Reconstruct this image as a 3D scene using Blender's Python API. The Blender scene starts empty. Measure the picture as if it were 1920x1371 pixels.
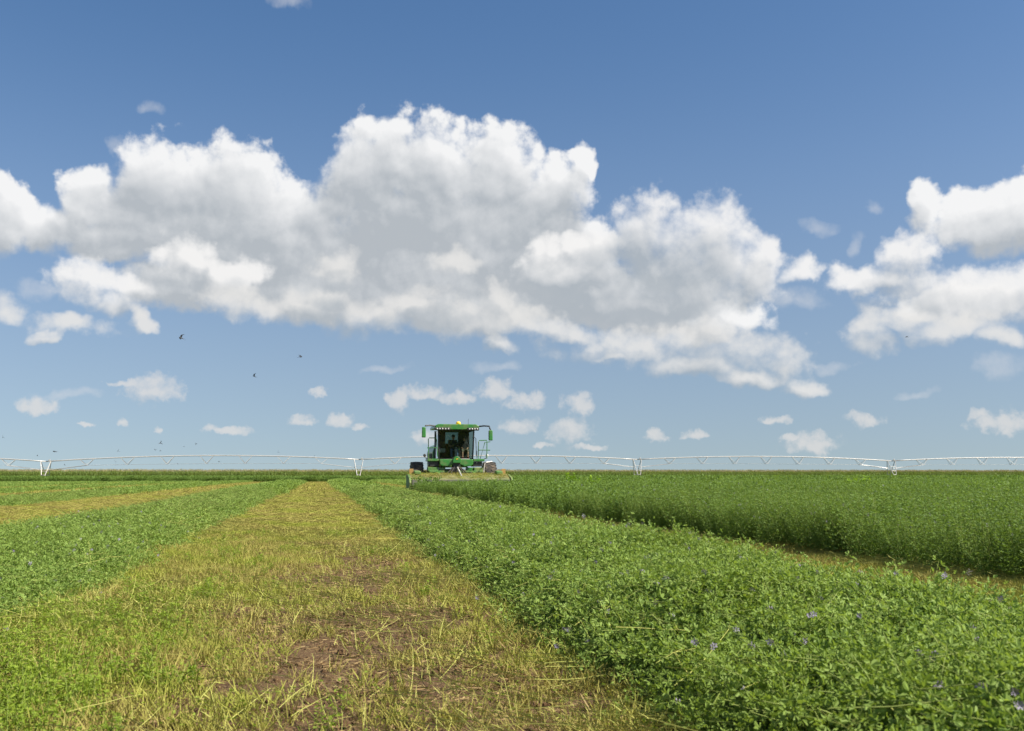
import bpy, bmesh, math, random
import numpy as np
from mathutils import Vector, Matrix

S = bpy.context.scene
COL = S.collection
R = math.radians

# ------------------------------------------------------------------ camera
FPX = 1867.0                      # focal length in photograph pixels (1920 wide)
YAW, PITCH, CAMH = R(10.86), R(6.22), 0.90
cam_d = bpy.data.cameras.new('camera')
cam_d.sensor_width = 36.0
cam_d.lens = 36.0 * FPX / 1920.0
cam_d.clip_start, cam_d.clip_end = 0.05, 20000.0
cam_d.dof.use_dof = True
cam_d.dof.focus_distance = 11.0
cam_d.dof.aperture_fstop = 6.3
cam = bpy.data.objects.new('camera', cam_d)
COL.objects.link(cam)
cam.location = (0, 0, CAMH)
cam.rotation_euler = (R(90) + PITCH, 0, -YAW)
S.camera = cam

# ------------------------------------------------------------------ light
EXPOSURE = 0.95
SUN_AZ, SUN_EL = R(122.0), R(47.0)  # azimuth from +Y towards +X
sun_d = bpy.data.lights.new('sun', 'SUN')
sun_d.energy = 5.0
sun_d.angle = R(0.53)
sun_d.color = (1.0, 0.93, 0.82)
sun = bpy.data.objects.new('sun', sun_d)
COL.objects.link(sun)
sdir = Vector((math.sin(SUN_AZ) * math.cos(SUN_EL), math.cos(SUN_AZ) * math.cos(SUN_EL), math.sin(SUN_EL)))
sun.rotation_euler = sdir.to_track_quat('Z', 'Y').to_euler()
sun.location = (30, -20, 60)

S.view_settings.view_transform = 'Standard'
S.view_settings.look = 'None'
S.view_settings.exposure = EXPOSURE
S.view_settings.gamma = 1.0
S.render.engine = 'CYCLES'
S.cycles.max_bounces = 6
S.cycles.diffuse_bounces = 3
S.cycles.glossy_bounces = 3
S.cycles.transmission_bounces = 6
S.cycles.transparent_max_bounces = 8
S.cycles.use_adaptive_sampling = True
S.cycles.adaptive_threshold = 0.012
S.cycles.sample_clamp_indirect = 6.0
S.cycles.caustics_reflective = False
S.cycles.caustics_refractive = False


# ------------------------------------------------------------------ node helpers
class NT:
    def __init__(self, tree):
        self.t = tree

    def n(self, kind, **kw):
        nd = self.t.nodes.new(kind)
        for k, v in kw.items():
            setattr(nd, k, v)
        return nd

    def put(self, sock, v):
        if isinstance(v, bpy.types.NodeSocket):
            self.t.links.new(v, sock)
        elif v is not None:
            sock.default_value = v

    def math(self, op, a, b=None, c=None, clamp=False):
        nd = self.n('ShaderNodeMath', operation=op)
        nd.use_clamp = clamp
        for i, v in enumerate((a, b, c)):
            self.put(nd.inputs[i], v)
        return nd.outputs[0]

    def vec(self, op, a, b=None, c=None, out=0):
        nd = self.n('ShaderNodeVectorMath', operation=op)
        for i, v in enumerate((a, b, c)):
            self.put(nd.inputs[i], v)
        return nd.outputs['Value'] if out == 'v' else nd.outputs[0]

    def noise(self, vec, scale, detail=4.0, rough=0.5, dim='3D', out=0, lac=2.0, dist=0.0):
        nd = self.n('ShaderNodeTexNoise', noise_dimensions=dim)
        self.put(nd.inputs['Vector'], vec)
        nd.inputs['Scale'].default_value = scale
        nd.inputs['Detail'].default_value = detail
        nd.inputs['Roughness'].default_value = rough
        nd.inputs['Lacunarity'].default_value = lac
        nd.inputs['Distortion'].default_value = dist
        return nd.outputs[out]

    def smooth(self, x, a, b, lo=0.0, hi=1.0):
        nd = self.n('ShaderNodeMapRange', interpolation_type='SMOOTHSTEP')
        self.put(nd.inputs['Value'], x)
        self.put(nd.inputs['From Min'], a)
        self.put(nd.inputs['From Max'], b)
        nd.inputs['To Min'].default_value = lo
        nd.inputs['To Max'].default_value = hi
        return nd.outputs[0]

    def mix(self, f, a, b):
        nd = self.n('ShaderNodeMix', data_type='RGBA')
        self.put(nd.inputs[0], f)
        self.put(nd.inputs[6], a if isinstance(a, bpy.types.NodeSocket) else tuple(a) + (1.0,) * (4 - len(a)))
        self.put(nd.inputs[7], b if isinstance(b, bpy.types.NodeSocket) else tuple(b) + (1.0,) * (4 - len(b)))
        return nd.outputs[2]


def px_dir(x, y):
    """World direction of a photograph pixel."""
    c = Vector(((x - 960.0) / FPX, -(y - 685.5) / FPX, -1.0))
    return (cam.rotation_euler.to_matrix() @ c).normalized()


def at_depth(x, y, depth):
    """World point of a photograph pixel at a distance along the level viewing axis."""
    d = px_dir(x, y)
    k = depth / (d.x * math.sin(YAW) + d.y * math.cos(YAW))
    return Vector((0, 0, CAMH)) + d * k


# ------------------------------------------------------------------ world: sky with cumulus
SKY_STRENGTH = 0.06
SKY_TINT = (0.93, 0.965, 0.97)
world = bpy.data.worlds.new('World')
S.world = world
world.use_nodes = True
W = NT(world.node_tree)
world.node_tree.nodes.clear()
sky = W.n('ShaderNodeTexSky', sky_type='NISHITA')
sky.sun_disc = False
sky.sun_elevation = SUN_EL
sky.sun_rotation = SUN_AZ
sky.altitude = 600.0
sky.air_density = 1.0
sky.dust_density = 1.8
sky.ozone_density = 2.0
gen = W.n('ShaderNodeTexCoord').outputs['Generated']
# hazy summer air: no tan band at the horizon, the pale blue of a few degrees higher goes on down to it
W.put(sky.inputs[0], W.vec('NORMALIZE', W.vec('MULTIPLY_ADD', W.vec('MAXIMUM', gen, (-9, -9, 0)), (1, 1, 0.95), (0, 0, 0.075))))
sep = W.n('ShaderNodeSeparateXYZ')
W.put(sep.inputs[0], gen)
az = W.math('ARCTAN2', sep.outputs[0], sep.outputs[1])
el = W.math('ARCSINE', sep.outputs[2])
UN = FPX / 100.0                  # one unit of the cloud map is a hundred photograph pixels
cmb = W.n('ShaderNodeCombineXYZ')
W.put(cmb.inputs[0], W.math('MULTIPLY', W.math('SUBTRACT', az, YAW), UN))
W.put(cmb.inputs[1], W.math('MULTIPLY', el, UN))
P0 = cmb.outputs[0]


def uv_of(x, y):
    d = px_dir(x, y)
    return (math.atan2(d.x, d.y) - YAW) * UN, math.asin(d.z) * UN


CLOUDS = {
    'upper': dict(seed=3.0, warp=0.36, fine=0.92, soft=0.42, lumps=[
        (285, 350, 80, 108), (340, 360, 90, 80), (440, 365, 125, 110), (530, 405, 85, 95), (170, 370, 55, 65), (215, 400, 90, 60), (420, 430, 210, 70),
        (690, 330, 100, 118), (740, 300, 60, 95), (820, 320, 90, 125), (930, 340, 100, 115), (1030, 365, 100, 85), (800, 430, 250, 110),
        (1095, 315, 34, 60), (970, 430, 170, 80), (600, 420, 90, 80), (5, 385, 48, 68), (60, 425, 90, 52), (200, 458, 85, 40),
        (1735, 395, 42, 58), (1850, 415, 95, 75), (1945, 410, 95, 85), (2060, 430, 120, 70), (-90, 420, 110, 70),
        (480, 500, 200, 55), (820, 505, 280, 80), (620, 550, 260, 70), (1020, 520, 180, 80),
        (600, 480, 170, 80), (360, 460, 170, 60), (1150, 560, 210, 80), (900, 580, 250, 66), (330, 540, 120, 46), (1300, 600, 180, 50), (1060, 450, 110, 70), (1800, 570, 150, 40)]),
    'middle': dict(seed=11.0, warp=0.38, fine=1.02, soft=0.75, lumps=[
        (1215, 445, 100, 98), (1345, 455, 95, 106), (1420, 500, 62, 80), (1285, 530, 190, 90), (1110, 470, 70, 55),
        (1500, 502, 46, 30), (1025, 490, 60, 64), (1080, 520, 120, 50), (1190, 570, 230, 62), (350, 490, 62, 58), (440, 512, 95, 40),
        (170, 530, 78, 52), (245, 545, 60, 36), 
        (225, 580, 52, 32), 
        (1700, 478, 66, 50), (1620, 530, 95, 34), (1800, 550, 150, 58), (1935, 545, 110, 52), (2080, 560, 120, 50)]),
    'lower': dict(seed=23.0, warp=0.38, fine=1.05, soft=1.0, lumps=[
        (1035, 615, 52, 36), (1080, 630, 80, 30), (1180, 655, 150, 52), (1310, 640, 110, 54), (1400, 660, 105, 54), (1490, 678, 56, 46),
        (1290, 692, 100, 30), (1505, 732, 46, 24), (945, 655, 42, 22), (1400, 712, 80, 22), (1795, 615, 105, 34),
        (1640, 622, 56, 48), (1700, 600, 60, 34), (1872, 634, 56, 28), (130, 612, 84, 28), (262, 605, 28, 28), (5, 585, 45, 38),
        (1135, 676, 36, 12), (632, 500, 66, 44), (860, 500, 60, 36), (420, 562, 66, 46), (500, 588, 90, 34), (590, 578, 70, 44), (700, 600, 110, 44), (770, 575, 70, 44),
        (930, 575, 60, 54), (850, 595, 90, 48), (960, 605, 130, 40), (85, 632, 30, 14)]),
    'horizon': dict(seed=37.0, warp=0.19, fine=1.05, soft=1.0, lumps=[
        (292, 732, 62, 34), (232, 720, 40, 9), (748, 752, 28, 28), (790, 738, 60, 18), (860, 748, 50, 16), (930, 735, 40, 34), (985, 752, 50, 26),
        (1086, 762, 38, 30), (1068, 812, 58, 34), (972, 802, 42, 24), (566, 788, 28, 15), (640, 790, 34, 20), (672, 800, 24, 10), (428, 808, 50, 12),
        (604, 738, 20, 13), (798, 820, 34, 22), (1228, 820, 32, 18), (1300, 818, 28, 13), (1522, 834, 58, 32), (1480, 822, 26, 10),
        (1622, 788, 38, 20), (1450, 788, 32, 12), (1880, 795, 60, 28), (1840, 780, 30, 14), (70, 764, 40, 18), (230, 796, 14, 11), (160, 792, 12, 8),
        (1100, 840, 44, 9), (1020, 836, 22, 8), (295, 806, 12, 9),]),
    'wisps': dict(seed=51.0, warp=0.30, fine=1.3, soft=1.5, lumps=[
        (285, 206, 34, 20), (1530, 425, 42, 22), (1600, 465, 20, 34), (1640, 392, 26, 18), (1875, 690, 56, 28), (215, 275, 20, 26), (545, 6, 50, 18),
        (290, 555, 40, 24), (930, 690, 50, 14), (720, 690, 60, 12), (120, 740, 70, 14), (1560, 690, 40, 16), (60, 540, 50, 24), (1720, 735, 50, 12), (1490, 560, 60, 30)]),
}


def cloud_group(key, spec, lumps, tag, detailed):
    """Node group: thickness of one bank of cumulus at a point of the sky (the lumps near one tile of the sky)."""
    g = bpy.data.node_groups.new('cloud_%s_%s_%d' % (key, tag, detailed), 'ShaderNodeTree')
    g.interface.new_socket('P', in_out='INPUT', socket_type='NodeSocketVector')
    g.interface.new_socket('H', in_out='OUTPUT', socket_type='NodeSocketFloat')
    T = NT(g)
    p = T.n('NodeGroupInput').outputs[0]
    sd = spec['seed']
    ps = T.vec('ADD', p, (sd, sd * 1.7, 0))
    hz = key == 'horizon'
    big = T.noise(ps, 2.6 if hz else 1.05, 4.0 if detailed else 2.0, 0.55, '2D', out=1)
    w = T.vec('MULTIPLY', T.vec('SUBTRACT', big, (0.5, 0.5, 0.5)), (spec['warp'] * 2.4, spec['warp'] * 1.7, 0))
    pw = T.vec('ADD', p, w)
    acc = None
    for (x, y, rx, ry) in lumps:
        u, v = uv_of(x, y)
        sx, sy = 100.0 / rx, 100.0 / ry
        q = T.vec('MULTIPLY_ADD', pw, (sx, sy, 0), (-u * sx, -v * sy, 0))
        q2 = T.vec('MAXIMUM', q, T.vec('MULTIPLY', q, (-1, -1.3, 0)))
        d = T.vec('DOT_PRODUCT', q2, q2, out='v')
        acc = d if acc is None else T.math('SMOOTH_MIN', acc, d, 0.35)
    h = T.math('SUBTRACT', 1.0, acc)
    if detailed:
        vor = T.n('ShaderNodeTexVoronoi', voronoi_dimensions='2D', feature='F1')
        T.put(vor.inputs['Vector'], T.vec('ADD', ps, T.vec('MULTIPLY', big, (0.35, 0.35, 0))))
        vor.inputs['Scale'].default_value = 4.5 if hz else 1.9
        vor.inputs['Detail'].default_value = 2.0
        vor.inputs['Roughness'].default_value = 0.5
        puff = T.math('SUBTRACT', 0.42, vor.outputs['Distance'])
        fb = T.math('SUBTRACT', T.noise(ps, 5.0 if hz else 2.2, 7.0, 0.60, '2D'), 0.5)
        f = spec['fine']
        nz = T.math('ADD', T.math('MULTIPLY', puff, f * 0.55), T.math('MULTIPLY', fb, f * 1.35))
        h = T.math('ADD', h, T.math('MULTIPLY', nz, T.smooth(h, 0.15, 0.8, 1.0, 0.62)))
    o = T.n('NodeGroupOutput')
    T.put(o.inputs[0], h)
    return g


def use_group(T, g, p):
    nd = T.n('ShaderNodeGroup')
    nd.node_tree = g
    T.put(nd.inputs[0], p)
    return nd.outputs[0]


def raw(r, g, b):
    def lin(c):
        c /= 255.0
        return c / 12.92 if c <= 0.04045 else ((c + 0.055) / 1.055) ** 2.4
    return tuple(lin(c) / SKY_STRENGTH / 2 ** EXPOSURE for c in (r, g, b))


def over(T, col, P, lown, gd, gs, soft, white, grey, strength):
    h0 = use_group(T, gd, P)
    h1 = use_group(T, gd, T.vec('ADD', P, (0.10, 0.15, 0)))
    h2 = use_group(T, gs, T.vec('ADD', P, (0.14, 0.46, 0)))
    h3 = use_group(T, gs, T.vec('ADD', P, (0.30, 1.05, 0)))
    c0 = T.math('MINIMUM', h0, 0.95)
    c1 = T.math('MINIMUM', T.math('MAXIMUM', h1, -0.25), 0.95)
    lit = T.math('SUBTRACT', c0, c1)
    occ = T.smooth(h2, -0.45, 1.0)
    far = T.smooth(h3, -0.9, 0.9)
    br = T.math('ADD', 1.02, T.math('MULTIPLY', lit, 0.50))
    br = T.math('ADD', br, T.math('MULTIPLY', T.math('SUBTRACT', lown, 0.5), 0.80))
    br = T.math('SUBTRACT', br, T.math('MULTIPLY', occ, 0.42))
    br = T.math('SUBTRACT', br, T.math('MULTIPLY', far, 0.55), clamp=True)
    c = T.mix(br, grey, white)  # sunlit rims and shaded undersides painted into the cloud colour
    sf = T.math('ADD', T.math('MULTIPLY', occ, 0.55), soft)
    full = T.math('MULTIPLY_ADD', T.math('MAXIMUM', T.math('SUBTRACT', h2, 0.25), 0.0), 0.70, h0)
    a = T.math('MULTIPLY', T.smooth(full, -0.12, sf), strength)
    return T.mix(a, col, c)


TONE = {'upper': ((247, 247, 247), (182, 188, 194), 0.97), 'middle': ((246, 245, 244), (175, 183, 191), 0.94),
        'lower': ((232, 231, 229), (170, 180, 189), 0.88), 'horizon': ((226, 224, 222), (184, 194, 203), 0.72), 'wisps': ((220, 222, 226), (190, 200, 210), 0.50)}
LOWN = W.noise(W.vec('MULTIPLY', P0, (0.8, 1.3, 0)), 0.75, 2.0, 0.5, '2D')

# clear blue: the physical sky, a little deepened
gm = W.n('ShaderNodeHueSaturation')
W.put(gm.inputs['Saturation'], W.smooth(el, -0.05, 0.50, 0.78, 1.17))   # hazy low down, deep blue overhead
W.put(gm.inputs['Value'], W.smooth(el, 0.0, 0.32, 0.98, 1.22))
W.put(gm.inputs['Color'], sky.outputs[0])
BLUE = W.vec('MULTIPLY', gm.outputs[0], SKY_TINT)


def background(col):
    nd = W.n('ShaderNodeBackground')
    W.put(nd.inputs[0], col)
    nd.inputs[1].default_value = SKY_STRENGTH
    return nd.outputs[0]


def switch(value, thr, below, above):
    nd = W.n('ShaderNodeMixShader')
    W.put(nd.inputs[0], W.math('GREATER_THAN', value, thr))
    W.put(nd.inputs[1], below)
    W.put(nd.inputs[2], above)
    return nd.outputs[0]


def tile(u0, u1, v0, v1, tag):
    """The sky of one tile, with only those lumps of cloud that can reach it (the others add nothing there)."""
    todo = []
    for key in ('horizon', 'wisps', 'upper', 'middle', 'lower'):
        sp = CLOUDS[key]
        m = sp['warp'] * 0.8
        near, below = [], []
        for (x, y, rx, ry) in sp['lumps']:
            u, v = uv_of(x, y)
            for reach, keep in (((0.10, 0.15), near), ((0.30, 1.05), below)):
                dx = max(u0 - m - u, 0, u - (u1 + m + reach[0])) * 100.0 / rx
                dy = (v0 - m) - v
                dy = dy * 100.0 / ry if dy > 0 else max(0.0, v - (v1 + m + reach[1])) * 130.0 / ry
                if dx * dx + dy * dy < 1.95:
                    keep.append((x, y, rx, ry))
        if near:
            todo.append((key, near, below))
    if not todo:
        return CLEAR
    g = bpy.data.node_groups.new('sky_tile_' + tag, 'ShaderNodeTree')
    g.interface.new_socket('P', in_out='INPUT', socket_type='NodeSocketVector')
    g.interface.new_socket('blue', in_out='INPUT', socket_type='NodeSocketColor')
    g.interface.new_socket('low', in_out='INPUT', socket_type='NodeSocketFloat')
    g.interface.new_socket('sky', in_out='OUTPUT', socket_type='NodeSocketShader')
    T = NT(g)
    gi = T.n('NodeGroupInput')
    col = gi.outputs[1]
    TILES.append(tag)
    # a hair's breadth of offset keeps the renderer from merging one tile's noise with another's (it would then compute them all)
    p = T.vec('ADD', gi.outputs[0], (2e-5 * len(TILES), 0, 0))
    for key, near, below in todo:
        sp = CLOUDS[key]
        wh, gr, st = TONE[key]
        col = over(T, col, p, gi.outputs[2], cloud_group(key, sp, near, tag, 1), cloud_group(key, sp, below, tag, 0),
                   sp['soft'], raw(*wh), raw(*gr), st)
    b = T.n('ShaderNodeBackground')
    T.put(b.inputs[0], col)
    b.inputs[1].default_value = SKY_STRENGTH
    T.put(T.n('NodeGroupOutput').inputs[0], b.outputs[0])
    nd = W.n('ShaderNodeGroup')
    nd.node_tree = g
    W.put(nd.inputs[0], P0)
    W.put(nd.inputs[1], BLUE)
    W.put(nd.inputs[2], LOWN)
    return nd.outputs[0]


TILES = []
CLEAR = background(BLUE)
USEP = W.n('ShaderNodeSeparateXYZ')
W.put(USEP.inputs[0], P0)
UU, VV = USEP.outputs[0], USEP.outputs[1]
US = [-11.5, -8.6, -6.4, -4.2, -2.1, 0.0, 2.1, 4.2, 6.4, 8.6, 11.5]
VS = [-0.05, 0.75, 1.7, 2.5, 3.4, 4.4, 5.6, 7.6, 9.6]


def columns(i0, i1, j):
    if i1 - i0 == 1:
        return tile(US[i0], US[i1], VS[j], VS[j + 1], '%d_%d' % (i0, j))
    m = (i0 + i1) // 2
    return switch(UU, US[m], columns(i0, m, j), columns(m, i1, j))


def rows(j0, j1):
    if j1 - j0 == 1:
        return columns(0, len(US) - 1, j0)
    m = (j0 + j1) // 2
    return switch(VV, VS[m], rows(j0, m), rows(m, j1))


# the same kind of cumulus goes on all round, beyond the clouds the photograph shows
cir = W.noise(W.vec('MULTIPLY', gen, (1.0, 1.0, 2.2)), 3.2, 6.0, 0.58)
away = W.math('MAXIMUM', W.smooth(W.math('ABSOLUTE', W.math('SUBTRACT', az, YAW)), 0.62, 0.80), W.smooth(el, 0.52, 0.72))
aw = W.math('MULTIPLY', W.math('MULTIPLY', W.smooth(cir, 0.50, 0.60), away), W.smooth(el, 0.0, 0.08))
rest = background(W.mix(W.math('MULTIPLY', aw, 0.9), BLUE, raw(222, 225, 229)))
inside = W.math('MULTIPLY', W.math('LESS_THAN', W.math('ABSOLUTE', UU), 11.5),
                W.math('MULTIPLY', W.math('GREATER_THAN', VV, VS[0]), W.math('LESS_THAN', VV, VS[-1])))
wo = W.n('ShaderNodeOutputWorld')
W.put(wo.inputs[0], switch(inside, 0.5, rest, rows(0, len(VS) - 1)))
world.cycles.sampling_method = 'MANUAL'
world.cycles.sample_map_resolution = 512


# ------------------------------------------------------------------ materials
MATS = {}


def mat_nodes(name):
    m = bpy.data.materials.new(name)
    m.use_nodes = True
    m.node_tree.nodes.clear()
    T = NT(m.node_tree)
    out = T.n('ShaderNodeOutputMaterial')
    MATS[name] = m
    return m, T, out


def principled(T, col, rough=0.6, metal=0.0, spec=0.5, coat=0.0):
    b = T.n('ShaderNodeBsdfPrincipled')
    T.put(b.inputs['Base Color'], col if isinstance(col, bpy.types.NodeSocket) else tuple(col) + (1.0,))
    T.put(b.inputs['Roughness'], rough)
    b.inputs['Metallic'].default_value = metal
    b.inputs['Specular IOR Level'].default_value = spec
    b.inputs['Coat Weight'].default_value = coat
    return b


def plain(name, col, rough=0.5, metal=0.0, spec=0.5, vary=0.12, scale=9.0, coat=0.0, dirt=None, dirt_amt=0.0):
    """Painted or moulded surface with slight mottling, uneven gloss and dust."""
    m, T, out = mat_nodes(name)
    pos = T.n('ShaderNodeTexCoord').outputs['Object']
    nz = T.noise(pos, scale, 5.0, 0.6)
    c = T.mix(nz, tuple(x * (1 - vary) for x in col), tuple(min(1, x * (1 + vary)) for x in col))
    if dirt:
        c = T.mix(T.math('MULTIPLY', T.smooth(T.noise(pos, scale * 0.4, 6.0, 0.65), 0.42, 0.68), dirt_amt), c, dirt)
    b = principled(T, c, T.math('MULTIPLY_ADD', nz, 0.2, rough - 0.1), metal, spec, coat)
    T.put(out.inputs[0], b.outputs[0])
    return m


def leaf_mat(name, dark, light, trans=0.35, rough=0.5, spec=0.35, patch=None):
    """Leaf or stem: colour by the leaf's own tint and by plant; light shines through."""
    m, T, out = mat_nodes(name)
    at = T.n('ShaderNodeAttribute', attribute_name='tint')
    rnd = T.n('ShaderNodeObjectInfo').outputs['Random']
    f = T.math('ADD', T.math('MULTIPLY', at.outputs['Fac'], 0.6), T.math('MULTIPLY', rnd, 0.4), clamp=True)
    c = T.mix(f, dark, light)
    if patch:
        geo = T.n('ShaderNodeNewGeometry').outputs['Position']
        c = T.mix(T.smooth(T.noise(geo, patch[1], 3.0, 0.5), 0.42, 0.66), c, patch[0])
    b = principled(T, c, rough, 0.0, spec)
    t = T.n('ShaderNodeBsdfTranslucent')
    T.put(t.inputs[0], T.vec('MULTIPLY', c, (1.15, 1.1, 0.55)))
    mx = T.n('ShaderNodeMixShader')
    mx.inputs[0].default_value = trans
    T.put(mx.inputs[1], b.outputs[0])
    T.put(mx.inputs[2], t.outputs[0])
    T.put(out.inputs[0], mx.outputs[0])
    return m


# soil with straw litter
m, T, out = mat_nodes('soil')
geo = T.n('ShaderNodeNewGeometry').outputs['Position']
n1 = T.noise(geo, 3.5, 8.0, 0.65)
n2 = T.noise(geo, 40.0, 6.0, 0.7)
n3 = T.noise(T.vec('MULTIPLY', geo, (90, 30, 30)), 1.0, 3.0, 0.6)
c = T.mix(n1, (0.075, 0.041, 0.018), (0.190, 0.112, 0.054))
c = T.mix(T.math('MULTIPLY', n2, 0.5), c, (0.06, 0.037, 0.024))
c = T.mix(T.math('MULTIPLY', T.smooth(n3, 0.56, 0.66), 0.75), c, (0.30, 0.235, 0.10))
c = T.mix(T.math('MULTIPLY', T.smooth(T.noise(geo, 130.0, 2.0, 0.5), 0.60, 0.68), 0.5), c, (0.33, 0.28, 0.12))
b = principled(T, c, 0.95, 0, 0.2)
bp = T.n('ShaderNodeBump')
bp.inputs['Strength'].default_value = 0.9
bp.inputs['Distance'].default_value = 0.03
T.put(bp.inputs['Height'], T.math('ADD', n2, T.math('MULTIPLY', n1, 0.8)))
T.put(b.inputs['Normal'], bp.outputs[0])
T.put(out.inputs[0], b.outputs[0])

# mat of packed stems under windrow leaves; dark green paints shade in the gaps
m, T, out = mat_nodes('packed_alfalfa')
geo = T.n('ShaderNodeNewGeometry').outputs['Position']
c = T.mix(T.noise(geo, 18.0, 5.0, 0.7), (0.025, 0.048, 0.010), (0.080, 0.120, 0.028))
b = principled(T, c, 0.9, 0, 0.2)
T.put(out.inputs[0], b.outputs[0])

leaf_mat('standing_leaf', (0.066, 0.138, 0.026), (0.215, 0.320, 0.072), 0.44, 0.6, 0.2, patch=((0.150, 0.235, 0.052), 0.7))
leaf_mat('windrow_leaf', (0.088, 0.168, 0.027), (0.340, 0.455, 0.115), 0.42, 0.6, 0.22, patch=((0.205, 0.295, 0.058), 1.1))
leaf_mat('green_stem', (0.130, 0.180, 0.035), (0.270, 0.320, 0.085), 0.2, 0.7, 0.2)
leaf_mat('stubble_stem', (0.185, 0.150, 0.042), (0.400, 0.365, 0.100), 0.2, 0.7, 0.2, patch=((0.280, 0.310, 0.048), 0.9))
leaf_mat('dry_litter', (0.150, 0.085, 0.040), (0.380, 0.290, 0.140), 0.1, 0.8, 0.1)
leaf_mat('straw', (0.260, 0.285, 0.055), (0.470, 0.455, 0.140), 0.15, 0.7, 0.2)
leaf_mat('regrowth_leaf', (0.125, 0.210, 0.018), (0.300, 0.390, 0.050), 0.42, 0.6, 0.2)
leaf_mat('corn_leaf', (0.100, 0.160, 0.026), (0.240, 0.310, 0.065), 0.38)
leaf_mat('corn_tassel', (0.270, 0.240, 0.100), (0.400, 0.340, 0.170), 0.2, 0.7)
leaf_mat('flower_petal', (0.190, 0.170, 0.240), (0.290, 0.265, 0.340), 0.25)
leaf_mat('weed_leaf', (0.150, 0.290, 0.025), (0.330, 0.480, 0.060), 0.45, 0.6, 0.2)

# ------------------------------------------------------------------ mesh helpers
rng = np.random.default_rng(7)
random.seed(7)


class MB:
    """Collects vertices, faces, material indices and a tint per vertex for one mesh."""

    def __init__(self):
        self.v, self.f, self.m, self.t = [], [], [], []

    def add(self, verts, faces, mi=0, tint=0.5):
        o = len(self.v)
        self.v += [tuple(p) for p in verts]
        self.f += [tuple(i + o for i in fc) for fc in faces]
        self.m += [mi] * len(faces)
        self.t += [tint] * len(verts)

    def box(self, c, s, mi=0, taper=None, rot=None):
        hx, hy, hz = s[0] / 2, s[1] / 2, s[2] / 2
        tx, ty = taper or (1, 1)
        vs = []
        for z, kx, ky in ((-hz, 1, 1), (hz, tx, ty)):
            for x, y in ((-1, -1), (1, -1), (1, 1), (-1, 1)):
                p = Vector((x * hx * kx, y * hy * ky, z))
                if rot is not None:
                    p = rot @ p
                vs.append(p + Vector(c))
        self.add(vs, [(3, 2, 1, 0), (4, 5, 6, 7), (0, 1, 5, 4), (1, 2, 6, 5), (2, 3, 7, 6), (3, 0, 4, 7)], mi)

    def tube(self, pts, r, n=6, mi=0, tint=0.5, cap=True):
        pts = [Vector(p) for p in pts]
        rs = r if isinstance(r, (list, tuple)) else [r] * len(pts)
        vs, fs = [], []
        for i, p in enumerate(pts):
            d = (pts[min(i + 1, len(pts) - 1)] - pts[max(i - 1, 0)]).normalized()
            a = d.cross(Vector((0, 0, 1)) if abs(d.z) < 0.9 else Vector((1, 0, 0))).normalized()
            b = d.cross(a)
            for k in range(n):
                w = 2 * math.pi * k / n
                vs.append(p + (a * math.cos(w) + b * math.sin(w)) * rs[i])
        for i in range(len(pts) - 1):
            for k in range(n):
                fs.append((i * n + k, i * n + (k + 1) % n, (i + 1) * n + (k + 1) % n, (i + 1) * n + k))
        if cap:
            fs.append(tuple(range(n - 1, -1, -1)))
            fs.append(tuple(range((len(pts) - 1) * n, len(pts) * n)))
        self.add(vs, fs, mi, tint)

    def lathe(self, prof, axis, c, n=24, mi=0):
        """prof: (radius, offset along axis)."""
        vs, fs = [], []
        for (r, h) in prof:
            for k in range(n):
                w = 2 * math.pi * k / n
                a, b = r * math.cos(w), r * math.sin(w)
                p = {'x': (h, a, b), 'y': (b, h, a), 'z': (a, b, h)}[axis]
                vs.append(Vector(p) + Vector(c))
        for i in range(len(prof) - 1):
            for k in range(n):
                fs.append((i * n + k, i * n + (k + 1) % n, (i + 1) * n + (k + 1) % n, (i + 1) * n + k))
        fs.append(tuple(range(n - 1, -1, -1)))
        fs.append(tuple(range((len(prof) - 1) * n, len(prof) * n)))
        self.add(vs, fs, mi)

    def prism(self, poly, axis, a, b, mi=0):
        """poly: 2-D outline in the other two axes (in cyclic order), extruded from a to b."""
        n = len(poly)
        vs = []
        for h in (a, b):
            for (p, q) in poly:
                vs.append({'x': (h, p, q), 'y': (p, h, q), 'z': (p, q, h)}[axis])
        fs = [tuple(range(n - 1, -1, -1)), tuple(range(n, 2 * n))]
        fs += [(i, (i + 1) % n, n + (i + 1) % n, n + i) for i in range(n)]
        self.add(vs, fs, mi)

    def mesh(self, name, mats):
        me = bpy.data.meshes.new(name)
        me.from_pydata(self.v, [], self.f)
        for mm in mats:
            me.materials.append(MATS[mm])
        me.polygons.foreach_set('material_index', self.m)
        at = me.attributes.new('tint', 'FLOAT', 'POINT')
        at.data.foreach_set('value', self.t)
        me.update()
        return me

    def build(self, name, mats, parent=None, bevel=0.0, smooth=False, fix=True):
        if isinstance(mats, str):
            mats = [mats]
        me = self.mesh(name, mats)
        if fix:
            bm = bmesh.new()
            bm.from_mesh(me)
            bmesh.ops.recalc_face_normals(bm, faces=bm.faces)
            bm.to_mesh(me)
            bm.free()
        if smooth:
            me.polygons.foreach_set('use_smooth', [True] * len(me.polygons))
        o = bpy.data.objects.new(name, me)
        COL.objects.link(o)
        if parent is not None:
            o.parent = parent
        if bevel:
            md = o.modifiers.new('bevel', 'BEVEL')
            md.width = bevel
            md.segments = 2
            md.limit_method = 'ANGLE'
            md.angle_limit = R(35)
        return o


def tag(o, label=None, cat=None, group=None, kind=None):
    for k, v in (('label', label), ('category', cat), ('group', group), ('kind', kind)):
        if v:
            o[k] = v
    return o


def empty(name, loc):
    o = bpy.data.objects.new(name, None)
    o.empty_display_size = 0.2
    COL.objects.link(o)
    o.location = loc
    return o


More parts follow.
